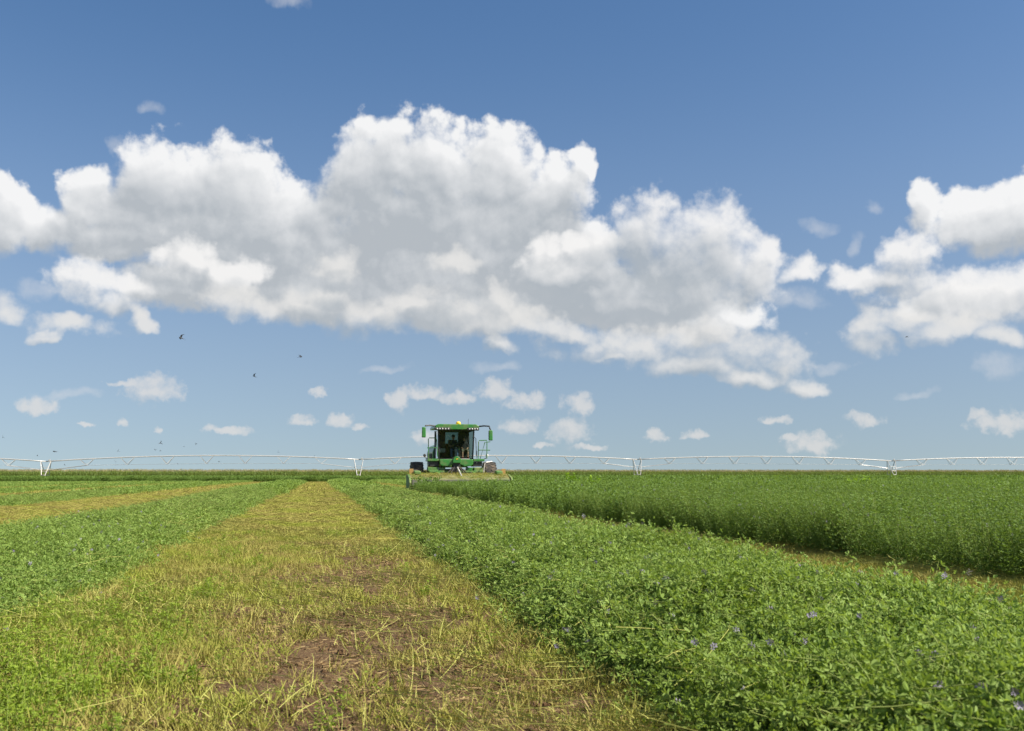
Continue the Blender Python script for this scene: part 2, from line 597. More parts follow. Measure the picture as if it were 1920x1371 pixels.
def vnoise(x, y, seed=0):
    """Smooth value noise, 0..1, one octave."""
    xi, yi = np.floor(x).astype(np.int64), np.floor(y).astype(np.int64)
    fx, fy = x - xi, y - yi
    fx, fy = fx * fx * (3 - 2 * fx), fy * fy * (3 - 2 * fy)

    def h(a, b):
        k = (a * 374761393 + b * 668265263 + seed * 974634777) & 0x7fffffff
        k = ((k ^ (k >> 13)) * 1274126177) & 0x7fffffff
        return ((k ^ (k >> 16)) & 0xffff) / 65535.0
    return (h(xi, yi) * (1 - fx) + h(xi + 1, yi) * fx) * (1 - fy) + (h(xi, yi + 1) * (1 - fx) + h(xi + 1, yi + 1) * fx) * fy


def fbm(x, y, seed=0, o=3):
    s, a, t = 0.0, 1.0, 0.0
    for i in range(o):
        s = s + a * vnoise(x * 2 ** i, y * 2 ** i, seed + i)
        t += a
        a *= 0.5
    return s / t


def sstep(x, a, b):
    t = np.clip((x - a) / (b - a), 0, 1)
    return t * t * (3 - 2 * t)


def ground_z(x, y):
    """The field dips gently towards the corn."""
    return -0.50 * sstep(np.asarray(y, float), 80, 215)


# ------------------------------------------------------------------ ground
def ground_sheet():
    ys = np.concatenate([np.linspace(-25, 2, 10), np.linspace(2.3, 22, 90), np.linspace(23, 80, 60), np.linspace(84, 260, 45), [400, 800, 1600, 3200, 6000]])
    xs = np.concatenate([[-5000, -2000, -800, -350], np.linspace(-180, -20, 30), np.linspace(-19, -5, 20), np.linspace(-4.6, 8, 80), np.linspace(8.5, 30, 30), np.linspace(35, 260, 35), [500, 1200, 3000, 6000]])
    X, Y = np.meshgrid(xs, ys)
    near = 1 - sstep(Y, 18, 40)
    Z = ground_z(X, Y) + near * 0.035 * (fbm(X * 2.2, Y * 2.2, 5, 4) - 0.5) * 2
    nx, ny = len(xs), len(ys)
    idx = np.arange(nx * ny).reshape(ny, nx)
    F = np.stack([idx[:-1, :-1], idx[:-1, 1:], idx[1:, 1:], idx[1:, :-1]], -1).reshape(-1, 4)
    me = bpy.data.meshes.new('ground')
    me.from_pydata(np.stack([X, Y, Z], -1).reshape(-1, 3).tolist(), [], F.tolist())
    me.materials.append(MATS['soil'])
    me.polygons.foreach_set('use_smooth', [True] * len(me.polygons))
    o = bpy.data.objects.new('ground', me)
    COL.objects.link(o)
    return tag(o, 'brown soil of the hay field under stubble and crop', kind='structure')


ground_sheet()

# ------------------------------------------------------------------ plant shapes (sources of the scattered ground cover)


def rot_frame(d):
    d = Vector(d).normalized()
    a = d.cross(Vector((0, 0, 1)) if abs(d.z) < 0.95 else Vector((1, 0, 0))).normalized()
    return d, a, d.cross(a)


def leaflet(mb, b, d, n, L, Wd, mi, tint, fine=True):
    d, n = Vector(d).normalized(), Vector(n)
    w = d.cross(n).normalized()
    n = w.cross(d)
    b = Vector(b)
    if fine:
        vs = [b, b + d * L * .38 + w * Wd * .42 + n * Wd * .16, b + d * L * .78 + w * Wd * .44 + n * Wd * .12, b + d * L - n * L * .08,
              b + d * L * .78 - w * Wd * .44 + n * Wd * .12, b + d * L * .38 - w * Wd * .42 + n * Wd * .16]
        mb.add(vs, [(0, 1, 2, 3), (0, 3, 4, 5)], mi, tint)
    else:
        vs = [b, b + d * L * .5 + w * Wd * .5 + n * Wd * .12, b + d * L, b + d * L * .5 - w * Wd * .5 + n * Wd * .12]
        mb.add(vs, [(0, 1, 2), (0, 2, 3)], mi, tint)


def rdir(up=0.0):
    v = Vector((random.gauss(0, 1), random.gauss(0, 1), random.gauss(0, 1) + up))
    return v.normalized()


def trifoliate(mb, p, d, L, tint, mi=0, fine=True):
    d, a, b = rot_frame(d)
    n = (b + Vector((0, 0, 0.8))).normalized()
    q = Vector(p) + d * L * 0.9
    for ang in (0, 0.95, -0.95):
        dd = d * math.cos(ang) + a * math.sin(ang) + rdir() * 0.18
        leaflet(mb, q, dd, n + rdir() * 0.4, L * random.uniform(.85, 1.1), L * random.uniform(.42, .55), mi, min(1, max(0, tint + random.uniform(-.25, .25))), fine)


def flower(mb, p, d, mi):
    d, a, b = rot_frame(d)
    for k in range(14):
        w = k * 2.4
        o = (a * math.cos(w) + b * math.sin(w))
        leaflet(mb, Vector(p) + d * (0.002 * k) + o * 0.003, o + d * 0.5, d, 0.011, 0.007, mi, random.random(), False)


def stem_path(base, d, L, n=6, curl=0.25, up=0.0):
    p, d = Vector(base), Vector(d).normalized()
    pts = [p.copy()]
    for i in range(n):
        d = (d + rdir() * curl * 0.5 + Vector((0, 0, up))).normalized()
        p = p + d * (L / n)
        pts.append(p.copy())
    return pts


def alfalfa(mb, base, d, L, nodes, leaf, up=0.05, curl=0.25, start=0.25, bloom=0.0, r=0.0016, fine=True):
    pts = stem_path(base, d, L, 6, curl, up)
    mb.tube(pts, [r] * 3 + [r * .8] * 3 + [r * .5], 3, 1, random.random(), cap=False)
    for k in range(nodes):
        t = start + (1 - start) * (k + random.random()) / nodes
        x = t * 6
        i = min(5, int(x))
        p = pts[i].lerp(pts[i + 1], x - i)
        dd, a, b = rot_frame(pts[i + 1] - pts[i])
        w = k * 2.4 + random.uniform(-.4, .4)
        o = (a * math.cos(w) + b * math.sin(w)) + dd * 0.5 + Vector((0, 0, 0.15))
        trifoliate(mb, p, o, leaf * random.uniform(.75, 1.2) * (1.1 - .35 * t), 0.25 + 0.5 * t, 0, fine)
    if random.random() < bloom:
        flower(mb, pts[-1], pts[-1] - pts[-2], 2)


def source(name, mb, mats):
    me = mb.mesh(name, mats)
    return bpy.data.objects.new(name, me)


SRC = {}


def variants(name, n, fn, mats):
    SRC[name] = []
    for k in range(n):
        mb = MB()
        fn(mb, k)
        SRC[name].append(source(name, mb, mats))


ALF = ['standing_leaf', 'green_stem', 'flower_petal']
WIN = ['windrow_leaf', 'green_stem', 'flower_petal']


def f_stand(mb, k):
    for i in range(3):
        b = (random.gauss(0, .03), random.gauss(0, .03), 0)
        d = Vector((random.gauss(0, .22), random.gauss(0, .22), 1))
        alfalfa(mb, b, d, random.uniform(.48, .66), 19, 0.027, 0.06, 0.22, 0.18, 0.05)


def f_stand_mid(mb, k):
    for i in range(12):
        b = (random.gauss(0, .13), random.gauss(0, .13), 0)
        d = Vector((random.gauss(0, .22), random.gauss(0, .22), 1))
        L = random.uniform(.46, .66)
        pts = stem_path(b, d, L, 5, .2, .06)
        for j in range(26):
            t = 0.2 + 0.8 * random.random() ** 0.8
            i2 = min(4, int(t * 5))
            p = pts[i2].lerp(pts[i2 + 1], t * 5 - i2)
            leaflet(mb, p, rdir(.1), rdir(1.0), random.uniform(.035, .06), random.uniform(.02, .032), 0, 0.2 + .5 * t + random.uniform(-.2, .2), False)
        if random.random() < .05:
            flower(mb, pts[-1], (0, 0, 1), 2)


def f_stand_far(mb, k):
    for i in range(330):
        a, r = random.uniform(0, 6.28), .62 * math.sqrt(random.random())
        z = 0.10 + 0.46 * random.random() ** 0.6 + 0.05 * math.sin(a * 2 + k)
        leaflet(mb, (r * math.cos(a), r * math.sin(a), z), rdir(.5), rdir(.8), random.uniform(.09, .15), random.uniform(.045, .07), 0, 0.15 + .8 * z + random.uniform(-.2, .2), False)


def f_sprig(mb, k):
    d = Vector((1, random.gauss(0, .15), random.gauss(0, .1)))
    alfalfa(mb, (-.17, 0, 0), d, random.uniform(.30, .42), 22, 0.026, 0.0, 0.30, 0.10, 0.035)
    if k % 2:
        alfalfa(mb, (-.10, .02, 0), Vector((1, .5, .15)), random.uniform(.2, .28), 13, 0.024, 0.0, 0.3, 0.1, 0.03)


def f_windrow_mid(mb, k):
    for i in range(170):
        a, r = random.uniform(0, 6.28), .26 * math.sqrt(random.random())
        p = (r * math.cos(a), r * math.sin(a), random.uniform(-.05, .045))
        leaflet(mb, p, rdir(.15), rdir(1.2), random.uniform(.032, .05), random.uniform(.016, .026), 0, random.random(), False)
    for i in range(5):
        a = random.uniform(0, 6.28)
        pts = stem_path((random.gauss(0, .12), random.gauss(0, .12), .03), (math.cos(a), math.sin(a), .15), random.uniform(.18, .32), 4, .3, 0)
        mb.tube(pts, .0028, 3, 1, random.random(), False)


def f_windrow_far(mb, k):
    for i in range(200):
        a, r = random.uniform(0, 6.28), .50 * math.sqrt(random.random())
        p = (r * math.cos(a), r * math.sin(a), random.uniform(-.05, .05))
        leaflet(mb, p, rdir(.2), rdir(1.0), random.uniform(.07, .12), random.uniform(.035, .055), 0, random.random(), False)


def blade(mb, b, d, L, w, mi, tint, bend=0.2):
    d, a, c = rot_frame(d)
    t = random.uniform(0, 6.28)
    s = (a * math.cos(t) + c * math.sin(t))
    o = d.cross(s) * bend * L
    b = Vector(b)
    m_, e = b + d * L * .55 + o * .3, b + d * L + o
    mb.add([b - s * w / 2, b + s * w / 2, m_ + s * w * .45, e + s * w * .25, e - s * w * .25, m_ - s * w * .45], [(0, 1, 2, 5), (5, 2, 3, 4)], mi, tint)


def f_tuft(mb, k):
    for i in range(random.randint(9, 15)):
        b = (random.gauss(0, .022), random.gauss(0, .022), -.005)
        d = Vector((random.gauss(0, .55), random.gauss(0, .55), 1))
        blade(mb, b, d, random.uniform(.025, .098), random.uniform(.0028, .0048), 0, random.random(), random.uniform(0, .3))
    if k % 3 == 0:
        for i in range(3):
            trifoliate(mb, (random.gauss(0, .02), random.gauss(0, .02), random.uniform(.01, .04)), rdir(.6), .012, random.random(), 1, False)


def f_regrow(mb, k):
    for i in range(6):
        b = (random.gauss(0, .025), random.gauss(0, .025), 0)
        alfalfa(mb, b, Vector((random.gauss(0, .45), random.gauss(0, .45), 1)), random.uniform(.06, .13), 5, .017, 0.03, .3, .25, 0, .0013)
    for i in range(8):
        blade(mb, (random.gauss(0, .03), random.gauss(0, .03), 0), Vector((random.gauss(0, .4), random.gauss(0, .4), 1)), random.uniform(.06, .13), .0035, 2, random.random(), .25)


def f_straw(mb, k):
    L = random.uniform(.16, .42)
    pts = stem_path((-L / 2, 0, .012 + .01 * (k % 3)), (1, random.gauss(0, .1), random.uniform(-.02, .10)), L, 4, .16, 0)
    mb.tube(pts, [.0013, .0015, .0014, .0012, .0009], 3, 0, random.random(), False)
    for i in range(2):
        t = random.randint(1, 4)
        blade(mb, pts[t], rdir(.2), random.uniform(.02, .05), .0025, 0, random.random(), .2)


def f_stub_mid(mb, k):
    for i in range(80):
        a, r = random.uniform(0, 6.28), .27 * math.sqrt(random.random())
        d = Vector((random.gauss(0, .6), random.gauss(0, .6), 1))
        blade(mb, (r * math.cos(a), r * math.sin(a), -.005), d, random.uniform(.025, .08), random.uniform(.005, .009), 0, random.random(), random.uniform(0, .3))
    for i in range(8):
        a = random.gauss(1.57, .5)
        pts = stem_path((random.gauss(0, .15), random.gauss(0, .15), .03), (math.cos(a), math.sin(a), .06), random.uniform(.15, .35), 3, .15, 0)
        mb.tube(pts, .0028, 3, 0, random.random(), False)


def f_stub_far(mb, k):
    for i in range(90):
        a, r = random.uniform(0, 6.28), .60 * math.sqrt(random.random())
        d = Vector((random.gauss(0, .6), random.gauss(0, .6), 1))
        blade(mb, (r * math.cos(a), r * math.sin(a), -.01), d, random.uniform(.04, .10), random.uniform(.018, .03), 0, random.random(), random.uniform(0, .3))


def f_corn(mb, k):
    for i in range(7):
        x0, y0 = (i - 3) * .22 + random.uniform(-.04, .04), random.uniform(-.08, .08)
        h = random.uniform(1.95, 2.25)
        mb.tube([(x0, y0, 0), (x0 + random.gauss(0, .03), y0, h * .5), (x0 + random.gauss(0, .05), y0, h)], [.016, .013, .006], 4, 0, .4, False)
        for j in range(11):
            z = .25 + j * (h - .45) / 11
            w = (j % 2) * 3.14 + random.gauss(0, .7)
            o = Vector((math.cos(w), math.sin(w), 0))
            s = Vector((-o.y, o.x, 0))
            L = random.uniform(.5, .75) * (1.0 if j < 8 else .7)
            b = Vector((x0, y0, z))
            pts = [b, b + o * L * .35 + Vector((0, 0, .24 * L / .6)), b + o * L * .75 + Vector((0, 0, .18)), b + o * L + Vector((0, 0, -.10))]
            wd = [.03, .085, .065, .01]
            vs = []
            for p, q in zip(pts, wd):
                vs += [p - s * q / 2, p + s * q / 2]
            mb.add(vs, [(0, 1, 3, 2), (2, 3, 5, 4), (4, 5, 7, 6)], 0, .2 + .6 * z / h + random.uniform(-.15, .15))
        for j in range(4):
            blade(mb, (x0, y0, h - .05), Vector((random.gauss(0, .35), random.gauss(0, .35), 1)), random.uniform(.22, .36), .035, 1, random.random(), .3)


variants('standing_alfalfa_plant', 6, f_stand, ALF)
variants('standing_alfalfa_clump', 4, f_stand_mid, ALF)
variants('standing_alfalfa_patch', 4, f_stand_far, ALF)
variants('cut_alfalfa_sprig', 8, f_sprig, WIN)
variants('cut_alfalfa_clump', 5, f_windrow_mid, WIN)
variants('cut_alfalfa_patch', 4, f_windrow_far, WIN)
variants('stubble_tuft', 7, f_tuft, ['stubble_stem', 'regrowth_leaf'])
variants('regrowth_tuft', 5, f_regrow, ['regrowth_leaf', 'green_stem', 'regrowth_leaf'])
variants('straw_stem', 6, f_straw, ['straw'])
def f_litter(mb, k):
    for i in range(34):
        a, r = random.uniform(0, 6.28), .13 * math.sqrt(random.random())
        d = Vector((random.gauss(0, 1), random.gauss(0, 1), random.gauss(0, .15)))
        blade(mb, (r * math.cos(a), r * math.sin(a), random.uniform(.002, .014)), d, random.uniform(.015, .07), random.uniform(.002, .006), 0, random.random(), random.uniform(0, .2))


def f_clod(mb, k):
    for i in range(9):
        a, r = random.uniform(0, 6.28), .11 * math.sqrt(random.random())
        s_ = .005 + .016 * random.random() ** 2.5
        c = Vector((r * math.cos(a), r * math.sin(a), s_ * .3))
        n = 6
        vs = [c + Vector((0, 0, s_ * random.uniform(.6, .9)))]
        for h_, q in ((.35, .8), (-.4, 1.0)):
            vs += [c + Vector((math.cos(w) * s_ * q * random.uniform(.75, 1.2), math.sin(w) * s_ * q * random.uniform(.75, 1.2), s_ * h_)) for w in np.linspace(0, 6.283, n, endpoint=False)]
        fs = [(0, 1 + j, 1 + (j + 1) % n) for j in range(n)] + [(1 + j, 1 + n + j, 1 + n + (j + 1) % n, 1 + (j + 1) % n) for j in range(n)]
        mb.add(vs, fs)


def f_cutstem(mb, k):
    L = random.uniform(.20, .42)
    pts = stem_path((-L / 2, 0, .01), (1, random.gauss(0, .1), random.uniform(0, .12)), L, 5, .22, 0)
    mb.tube(pts, [.0018, .002, .0019, .0017, .0014, .001], 4, 0, random.random(), False)
    for i in range(3):
        t = random.randint(2, 5)
        trifoliate(mb, pts[t], rdir(.4), .018, random.random(), 1, False)


variants('litter', 6, f_litter, ['dry_litter'])
variants('clods', 5, f_clod, ['soil'])
variants('cut_stem', 5, f_cutstem, ['green_stem', 'windrow_leaf'])
variants('stubble_clump', 5, f_stub_mid, ['stubble_stem'])
variants('stubble_patch', 4, f_stub_far, ['stubble_stem'])
variants('corn_plants', 5, f_corn, ['corn_leaf', 'corn_tassel'])


def scatter_tree(srcs):
    g = bpy.data.node_groups.new('scatter', 'GeometryNodeTree')
    g.interface.new_socket('Geometry', in_out='INPUT', socket_type='NodeSocketGeometry')
    g.interface.new_socket('Geometry', in_out='OUTPUT', socket_type='NodeSocketGeometry')
    N, Lk = g.nodes, g.links
    gi, go = N.new('NodeGroupInput'), N.new('NodeGroupOutput')
    join = N.new('GeometryNodeJoinGeometry')
    for o in reversed(srcs):
        oi = N.new('GeometryNodeObjectInfo')
        oi.inputs['Object'].default_value = o
        oi.inputs['As Instance'].default_value = False
        ti = N.new('GeometryNodeGeometryToInstance')
        Lk.new(oi.outputs['Geometry'], ti.inputs[0])
        Lk.new(ti.outputs[0], join.inputs[0])
    # loose points carry the plants; faces of the same mesh (a windrow's packed core) stay as they are
    sep_ = N.new('GeometryNodeSeparateGeometry')
    sep_.domain = 'POINT'
    na = N.new('GeometryNodeInputNamedAttribute')
    na.data_type = 'BOOLEAN'
    na.inputs[0].default_value = 'plant'
    Lk.new(gi.outputs[0], sep_.inputs[0])
    Lk.new(na.outputs[0], sep_.inputs[1])
    inst = N.new('GeometryNodeInstanceOnPoints')
    Lk.new(sep_.outputs[0], inst.inputs['Points'])
    Lk.new(join.outputs[0], inst.inputs['Instance'])
    inst.inputs['Pick Instance'].default_value = True
    for nm, dt, sock in (('idx', 'INT', 'Instance Index'), ('rot', 'FLOAT_VECTOR', 'Rotation'), ('scl', 'FLOAT_VECTOR', 'Scale')):
        a = N.new('GeometryNodeInputNamedAttribute')
        a.data_type = dt
        a.inputs[0].default_value = nm
        src = a.outputs[0]
        if nm == 'rot':
            e = N.new('FunctionNodeEulerToRotation')
            Lk.new(src, e.inputs[0])
            src = e.outputs[0]
        Lk.new(src, inst.inputs[sock])
    j2 = N.new('GeometryNodeJoinGeometry')
    Lk.new(inst.outputs[0], j2.inputs[0])
    Lk.new(sep_.outputs[1], j2.inputs[0])
    Lk.new(j2.outputs[0], go.inputs[0])
    return g


class Cover:
    """One mass of ground cover: scattered plants, with an optional solid core."""

    def __init__(self, kinds):
        self.srcs, self.off = [], {}
        for k in kinds:
            self.off[k] = (len(self.srcs), len(SRC[k]))
            self.srcs += SRC[k]
        self.P, self.Rt, self.Sc, self.I = [], [], [], []

    def add(self, kind, pts, tilt=0.2, smin=.85, smax=1.15, zrot=None, xrot=None):
        n = len(pts)
        if not n:
            return
        o, c = self.off[kind]
        rt = np.stack([rng.normal(0, tilt, n), rng.normal(0, tilt, n), rng.uniform(0, 6.2832, n)], -1)
        if zrot is not None:
            rt[:, 2] = rng.normal(zrot[0], zrot[1], n)
        if xrot is not None:
            rt[:, 0] = rng.uniform(-xrot, xrot, n)
        s = rng.uniform(smin, smax, n)
        self.P.append(pts)
        self.Rt.append(rt)
        self.Sc.append(np.stack([s, s, s], -1))
        self.I.append(o + rng.integers(0, c, n))

    def build(self, name, core=None, core_mat=None):
        P, Rt, Sc, I = (np.concatenate(a) for a in (self.P, self.Rt, self.Sc, self.I))
        n0 = 0
        faces = []
        if core is not None:
            cv, faces = core
            n0 = len(cv)
            P = np.concatenate([cv, P])
            z3 = np.zeros((n0, 3))
            Rt, Sc, I = np.concatenate([z3, Rt]), np.concatenate([z3, Sc]), np.concatenate([np.zeros(n0, int), I])
        me = bpy.data.meshes.new(name)
        me.from_pydata(P.tolist(), [], faces)
        if core_mat:
            me.materials.append(MATS[core_mat])
            me.polygons.foreach_set('use_smooth', [True] * len(me.polygons))
        a = me.attributes.new('plant', 'BOOLEAN', 'POINT')
        pl = np.ones(len(P), bool)
        pl[:n0] = False
        a.data.foreach_set('value', pl)
        me.attributes.new('rot', 'FLOAT_VECTOR', 'POINT').data.foreach_set('vector', Rt.astype(np.float32).ravel())
        me.attributes.new('scl', 'FLOAT_VECTOR', 'POINT').data.foreach_set('vector', Sc.astype(np.float32).ravel())
        me.attributes.new('idx', 'INT', 'POINT').data.foreach_set('value', I.astype(np.int32))
        o = bpy.data.objects.new(name, me)
        COL.objects.link(o)
        md = o.modifiers.new('scatter', 'NODES')
        md.node_group = scatter_tree(self.srcs)
        return o


def rect(n_per_m2, x0, x1, y0, y1):
    n = int(abs(x1 - x0) * (y1 - y0) * n_per_m2)
    return rng.uniform(x0, x1, n), rng.uniform(y0, y1, n)


def in_view(x, y, margin=2.5):
    """Keep what the camera, or a camera a step or two beside it, can see."""
    return (x < 0.80 * np.maximum(y, 0) + margin) & (x > -0.345 * np.maximum(y, 0) - margin)


def fade_out(y, a, b):
    return rng.random(len(y)) > sstep(y, a, b)


def fade_in(y, a, b):
    return rng.random(len(y)) < sstep(y, a, b)


def pts3(x, y, z):
    return np.stack([x, y, z], -1)


# ------------------------------------------------------------------ standing alfalfa
EDGE = 4.85                      # left edge of the uncut crop
HEADER_Y, TR_X, TR_Y = 52.0, None, None


def crop_mask(x, y):
    e = EDGE - .04 + .62 * np.exp(-np.maximum(y - 6, 0) / 8) + 0.34 * (fbm(y * 1.3, y * 0 + 3.0, 9, 4) - .5) * 2 + 0.12 * (fbm(x * 3, y * 3, 19, 2) - .5) * 2
    uncut = (x > e) & (y < 52.7)
    uncut |= (x > 10.25) & (y >= 52.7)
    uncut |= (y > 128 + 4 * (fbm(x * .1, y * 0, 4, 2) - .5))
    return uncut & (y < 232)


cv = Cover(['standing_alfalfa_plant', 'standing_alfalfa_clump', 'standing_alfalfa_patch'])
x, y = rect(150, 4.3, 23, 3, 23)
k = crop_mask(x, y) & in_view(x, y) & fade_out(y, 15, 23)
cv.add('standing_alfalfa_plant', pts3(x[k], y[k], ground_z(x[k], y[k]) - .01), .17, .85, 1.12)
hv = .66 + .56 * fbm(x[k] * .9, y[k] * .9, 17, 3) + .28 * (rng.random(k.sum()) < .025)
cv.Sc[-1] *= hv[:, None]
x, y = rect(14, 4.3, 54, 14.5, 66)
k = crop_mask(x, y) & in_view(x, y) & fade_in(y, 14.5, 22) & fade_out(y, 52, 66)
cv.add('standing_alfalfa_clump', pts3(x[k], y[k], ground_z(x[k], y[k]) - .01), .06, .85, 1.15)
cv.Sc[-1] *= ((.68 + .54 * fbm(x[k] * .8, y[k] * .8, 17, 3)) * (1 - .20 * sstep(y[k], 40, 50)))[:, None]
x, y = rect(3.2, 4.3, 110, 50, 132)
k = crop_mask(x, y) & in_view(x, y) & fade_in(y, 50, 64)
cv.add('standing_alfalfa_patch', pts3(x[k], y[k], ground_z(x[k], y[k])), .05, .8, 1.2)
cv.Sc[-1] *= (.72 + .5 * fbm(x[k] * .4, y[k] * .25, 17, 3))[:, None]
x, y = rect(1.5, -95, 195, 126, 232)
k = crop_mask(x, y) & in_view(x, y, 8)
cv.add('standing_alfalfa_patch', pts3(x[k], y[k], ground_z(x[k], y[k])), .05, .95, 1.4)
crop = cv.build('standing_alfalfa')
tag(crop, 'dense dark green uncut alfalfa standing in front of and right of the harvester', 'alfalfa crop', kind='stuff')

# ------------------------------------------------------------------ windrows of cut alfalfa
WINDROWS = [  # centre x, half width, height, start y, end y, label
    (2.50, 1.28, 0.30, 1.2, 131, 'broad leafy green windrow between the bare stubble strip and the standing alfalfa'),
    (-3.18, 1.42, 0.21, 3.0, 131, 'flat green windrow just left of the bare stubble strip'),
    (-9.35, 1.30, 0.15, 12.0, 131, 'second green windrow left of the bare stubble strip'),
    (-15.0, 1.30, 0.11, 26.0, 131, 'third green windrow left of the bare stubble strip'),
    (-20.8, 1.30, 0.10, 42.0, 131, 'fourth green windrow left of the bare stubble strip'),
    (-26.6, 1.25, 0.09, 58.0, 131, 'fifth green windrow left of the bare stubble strip'),
    (-32.4, 1.25, 0.09, 76.0, 131, 'sixth green windrow left of the bare stubble strip, farthest across the field'),
    (7.5, 1.2, 0.25, 60.0, 131, 'fresh green windrow lying behind the harvester'),
]


def windrow_profile(cx, hw, ht):
    def half(y):
        return hw * (1 + 0.10 * (fbm(y * .7, y * 0 + cx, 31, 3) - .5) * 2)

    def mid(y):
        return cx + 0.10 * (fbm(y * .35, y * 0 + cx, 41, 2) - .5) * 2

    def z(x, y):
        t = np.clip((x - mid(y)) / half(y), -1, 1)
        p = np.where((t < 0) == (cx > 0), (1 - np.abs(t) ** 5.0) ** 0.8, (1 - np.abs(t) ** 1.25) ** 0.95)
        lump = 1 + 0.75 * (fbm(x * 1.1, y * 1.1, 51, 2) - .5) + 0.55 * (fbm(x * 3.1, y * 3.1, 57, 2) - .5)
        return ground_z(x, y) + ht * p * lump
    return mid, half, z


for i, (cx, hw, ht, y0, y1, label) in enumerate(WINDROWS):
    mid, half, zf = windrow_profile(cx, hw, ht)
    cv = Cover(['cut_alfalfa_sprig', 'cut_alfalfa_clump', 'cut_alfalfa_patch', 'straw_stem', 'cut_stem'])
    ys = np.concatenate([np.arange(y0, min(24, y1), .16)] * (y0 < 24) + [np.arange(max(24, y0), y1 + .9, .9)])
    ts = np.linspace(-1, 1, 25)
    Y = np.repeat(ys[:, None], 25, 1)
    X = mid(Y) + ts[None, :] * half(Y) * 0.97
    Z = zf(X, Y) - 0.045
    idx = np.arange(X.size).reshape(X.shape)
    F = np.stack([idx[:-1, :-1], idx[:-1, 1:], idx[1:, 1:], idx[1:, :-1]], -1).reshape(-1, 4)
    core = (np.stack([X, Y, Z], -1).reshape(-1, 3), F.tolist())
    if y0 < 15:
        x, y = rect(330 if i == 0 else 240, cx - hw * 1.1, cx + hw * 1.1, y0, 20)
        t = np.abs(x - mid(y)) / half(y)
        k = (t < 1.0 + .08 * rng.normal(size=len(x))) & in_view(x, y, 1.5) & fade_out(y, 12, 20)
        zz = zf(x, y) - rng.uniform(0, .05, len(x)) + .012
        cv.add('cut_alfalfa_sprig', pts3(x, y, zz)[k], .35, .8, 1.15, xrot=3.1)
        x, y = rect(90, cx - hw * 1.2, cx + hw * 1.2, y0, 20)
        t = np.abs(x - mid(y)) / half(y)
        k = (t > .80) & (t < 1.15) & (rng.random(len(x)) < fbm(x * 1.2, y * 1.2, 77, 3) * 1.6 - .3) & in_view(x, y, 1.5)
        cv.add('straw_stem', pts3(x, y, zf(x, y) + rng.uniform(0, .06, len(x)))[k], .25, .7, 1.2, zrot=(1.57, .9))
        x, y = rect(16, cx - hw, cx + hw, y0, 22)
        k = in_view(x, y, 1.5)
        cv.add('cut_stem', pts3(x, y, zf(x, y) + rng.uniform(.01, .05, len(x)))[k], .22, .7, 1.3)
    if y0 < 46:
        x, y = rect(26, cx - hw * 1.05, cx + hw * 1.05, max(y0, 11.5), 54)
        t = np.abs(x - mid(y)) / half(y)
        k = (t < .98) & in_view(x, y, 2) & fade_in(y, 11, 18) & fade_out(y, 40, 54)
        cv.add('cut_alfalfa_clump', pts3(x, y, zf(x, y) - .01)[k], .12, .85, 1.2)
    x, y = rect(6.0, cx - hw, cx + hw, max(y0, 38), y1)
    k = in_view(x, y, 5) & fade_in(y, 38, 52)
    cv.add('cut_alfalfa_patch', pts3(x, y, zf(x, y) - .02)[k], .08, .8, 1.2)
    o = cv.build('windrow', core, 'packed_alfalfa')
    tag(o, label, 'windrow', 'windrows of cut alfalfa lying in rows', 'stuff')

# ------------------------------------------------------------------ stubble
def on_windrow(x, y, grow=0.9):
    r = np.zeros(len(x), bool)
    for (cx, hw, ht, y0, y1, _l) in WINDROWS:
        mid, half, zf = windrow_profile(cx, hw, ht)
        r |= (np.abs(x - mid(y)) < half(y) * grow) & (y > y0)
    return r


cv = Cover(['stubble_tuft', 'regrowth_tuft', 'stubble_clump', 'stubble_patch', 'litter', 'clods'])


def stub_density(x, y):
    """Bare along the middle of the strip, thicker towards the windrows."""
    bare = np.exp(-((x - 0.22) / 0.80) ** 2) * (1 - sstep(y, 8, 34))
    d = 0.30 + 0.9 * fbm(x * 1.3, y * .8, 61, 3) - 0.72 * bare + 0.55 * (x > 3.4)
    return np.clip(d + .35 * (fbm(x * 4.5, y * 4.5, 71, 2) - .5), 0.02, 1)


def gz(x, y):
    near = 1 - sstep(y, 18, 40)
    return ground_z(x, y) + near * 0.035 * (fbm(x * 2.2, y * 2.2, 5, 4) - 0.5) * 2


x, y = rect(560, -9, 6.6, 1.6, 21)
k = in_view(x, y, 1.5) & fade_out(y, 12, 21) & ~on_windrow(x, y) & (rng.random(len(x)) < stub_density(x, y)) & (x < 6.2)
x, y = x[k], y[k]
cv.add('stubble_tuft', pts3(x, y, gz(x, y)), .15, .75, 1.2)
x, y = rect(190, -7.5, 1.0, 1.6, 15)
green = np.clip(sstep(-x, .35, 1.2) * (1.05 - sstep(y, 4.5, 9)) * (fbm(x * 1.5, y * 1.5, 81, 2) * 1.5 - .15) + .05 * (fbm(x * 2, y * 2, 83, 2) > .62), 0, 1)
k = in_view(x, y, 1.5) & ~on_windrow(x, y) & (rng.random(len(x)) < green)
cv.add('regrowth_tuft', pts3(x, y, gz(x, y))[k], .2, .7, 1.25)
x, y = rect(46, -8.5, 6.2, 1.6, 19)
k = in_view(x, y, 1.5) & fade_out(y, 12, 19) & ~on_windrow(x, y) & (x < 5.2) & (rng.random(len(x)) < .45 + .55 * stub_density(x, y))
cv.add('litter', pts3(x, y, gz(x, y))[k], .04, .7, 1.3)
x, y = rect(26, -3, 4, 1.6, 12)
k = in_view(x, y, 1.0) & ~on_windrow(x, y)
cv.add('clods', pts3(x, y, gz(x, y))[k], .05, .7, 1.4)
x, y = rect(26, -20, 6.2, 11, 56)
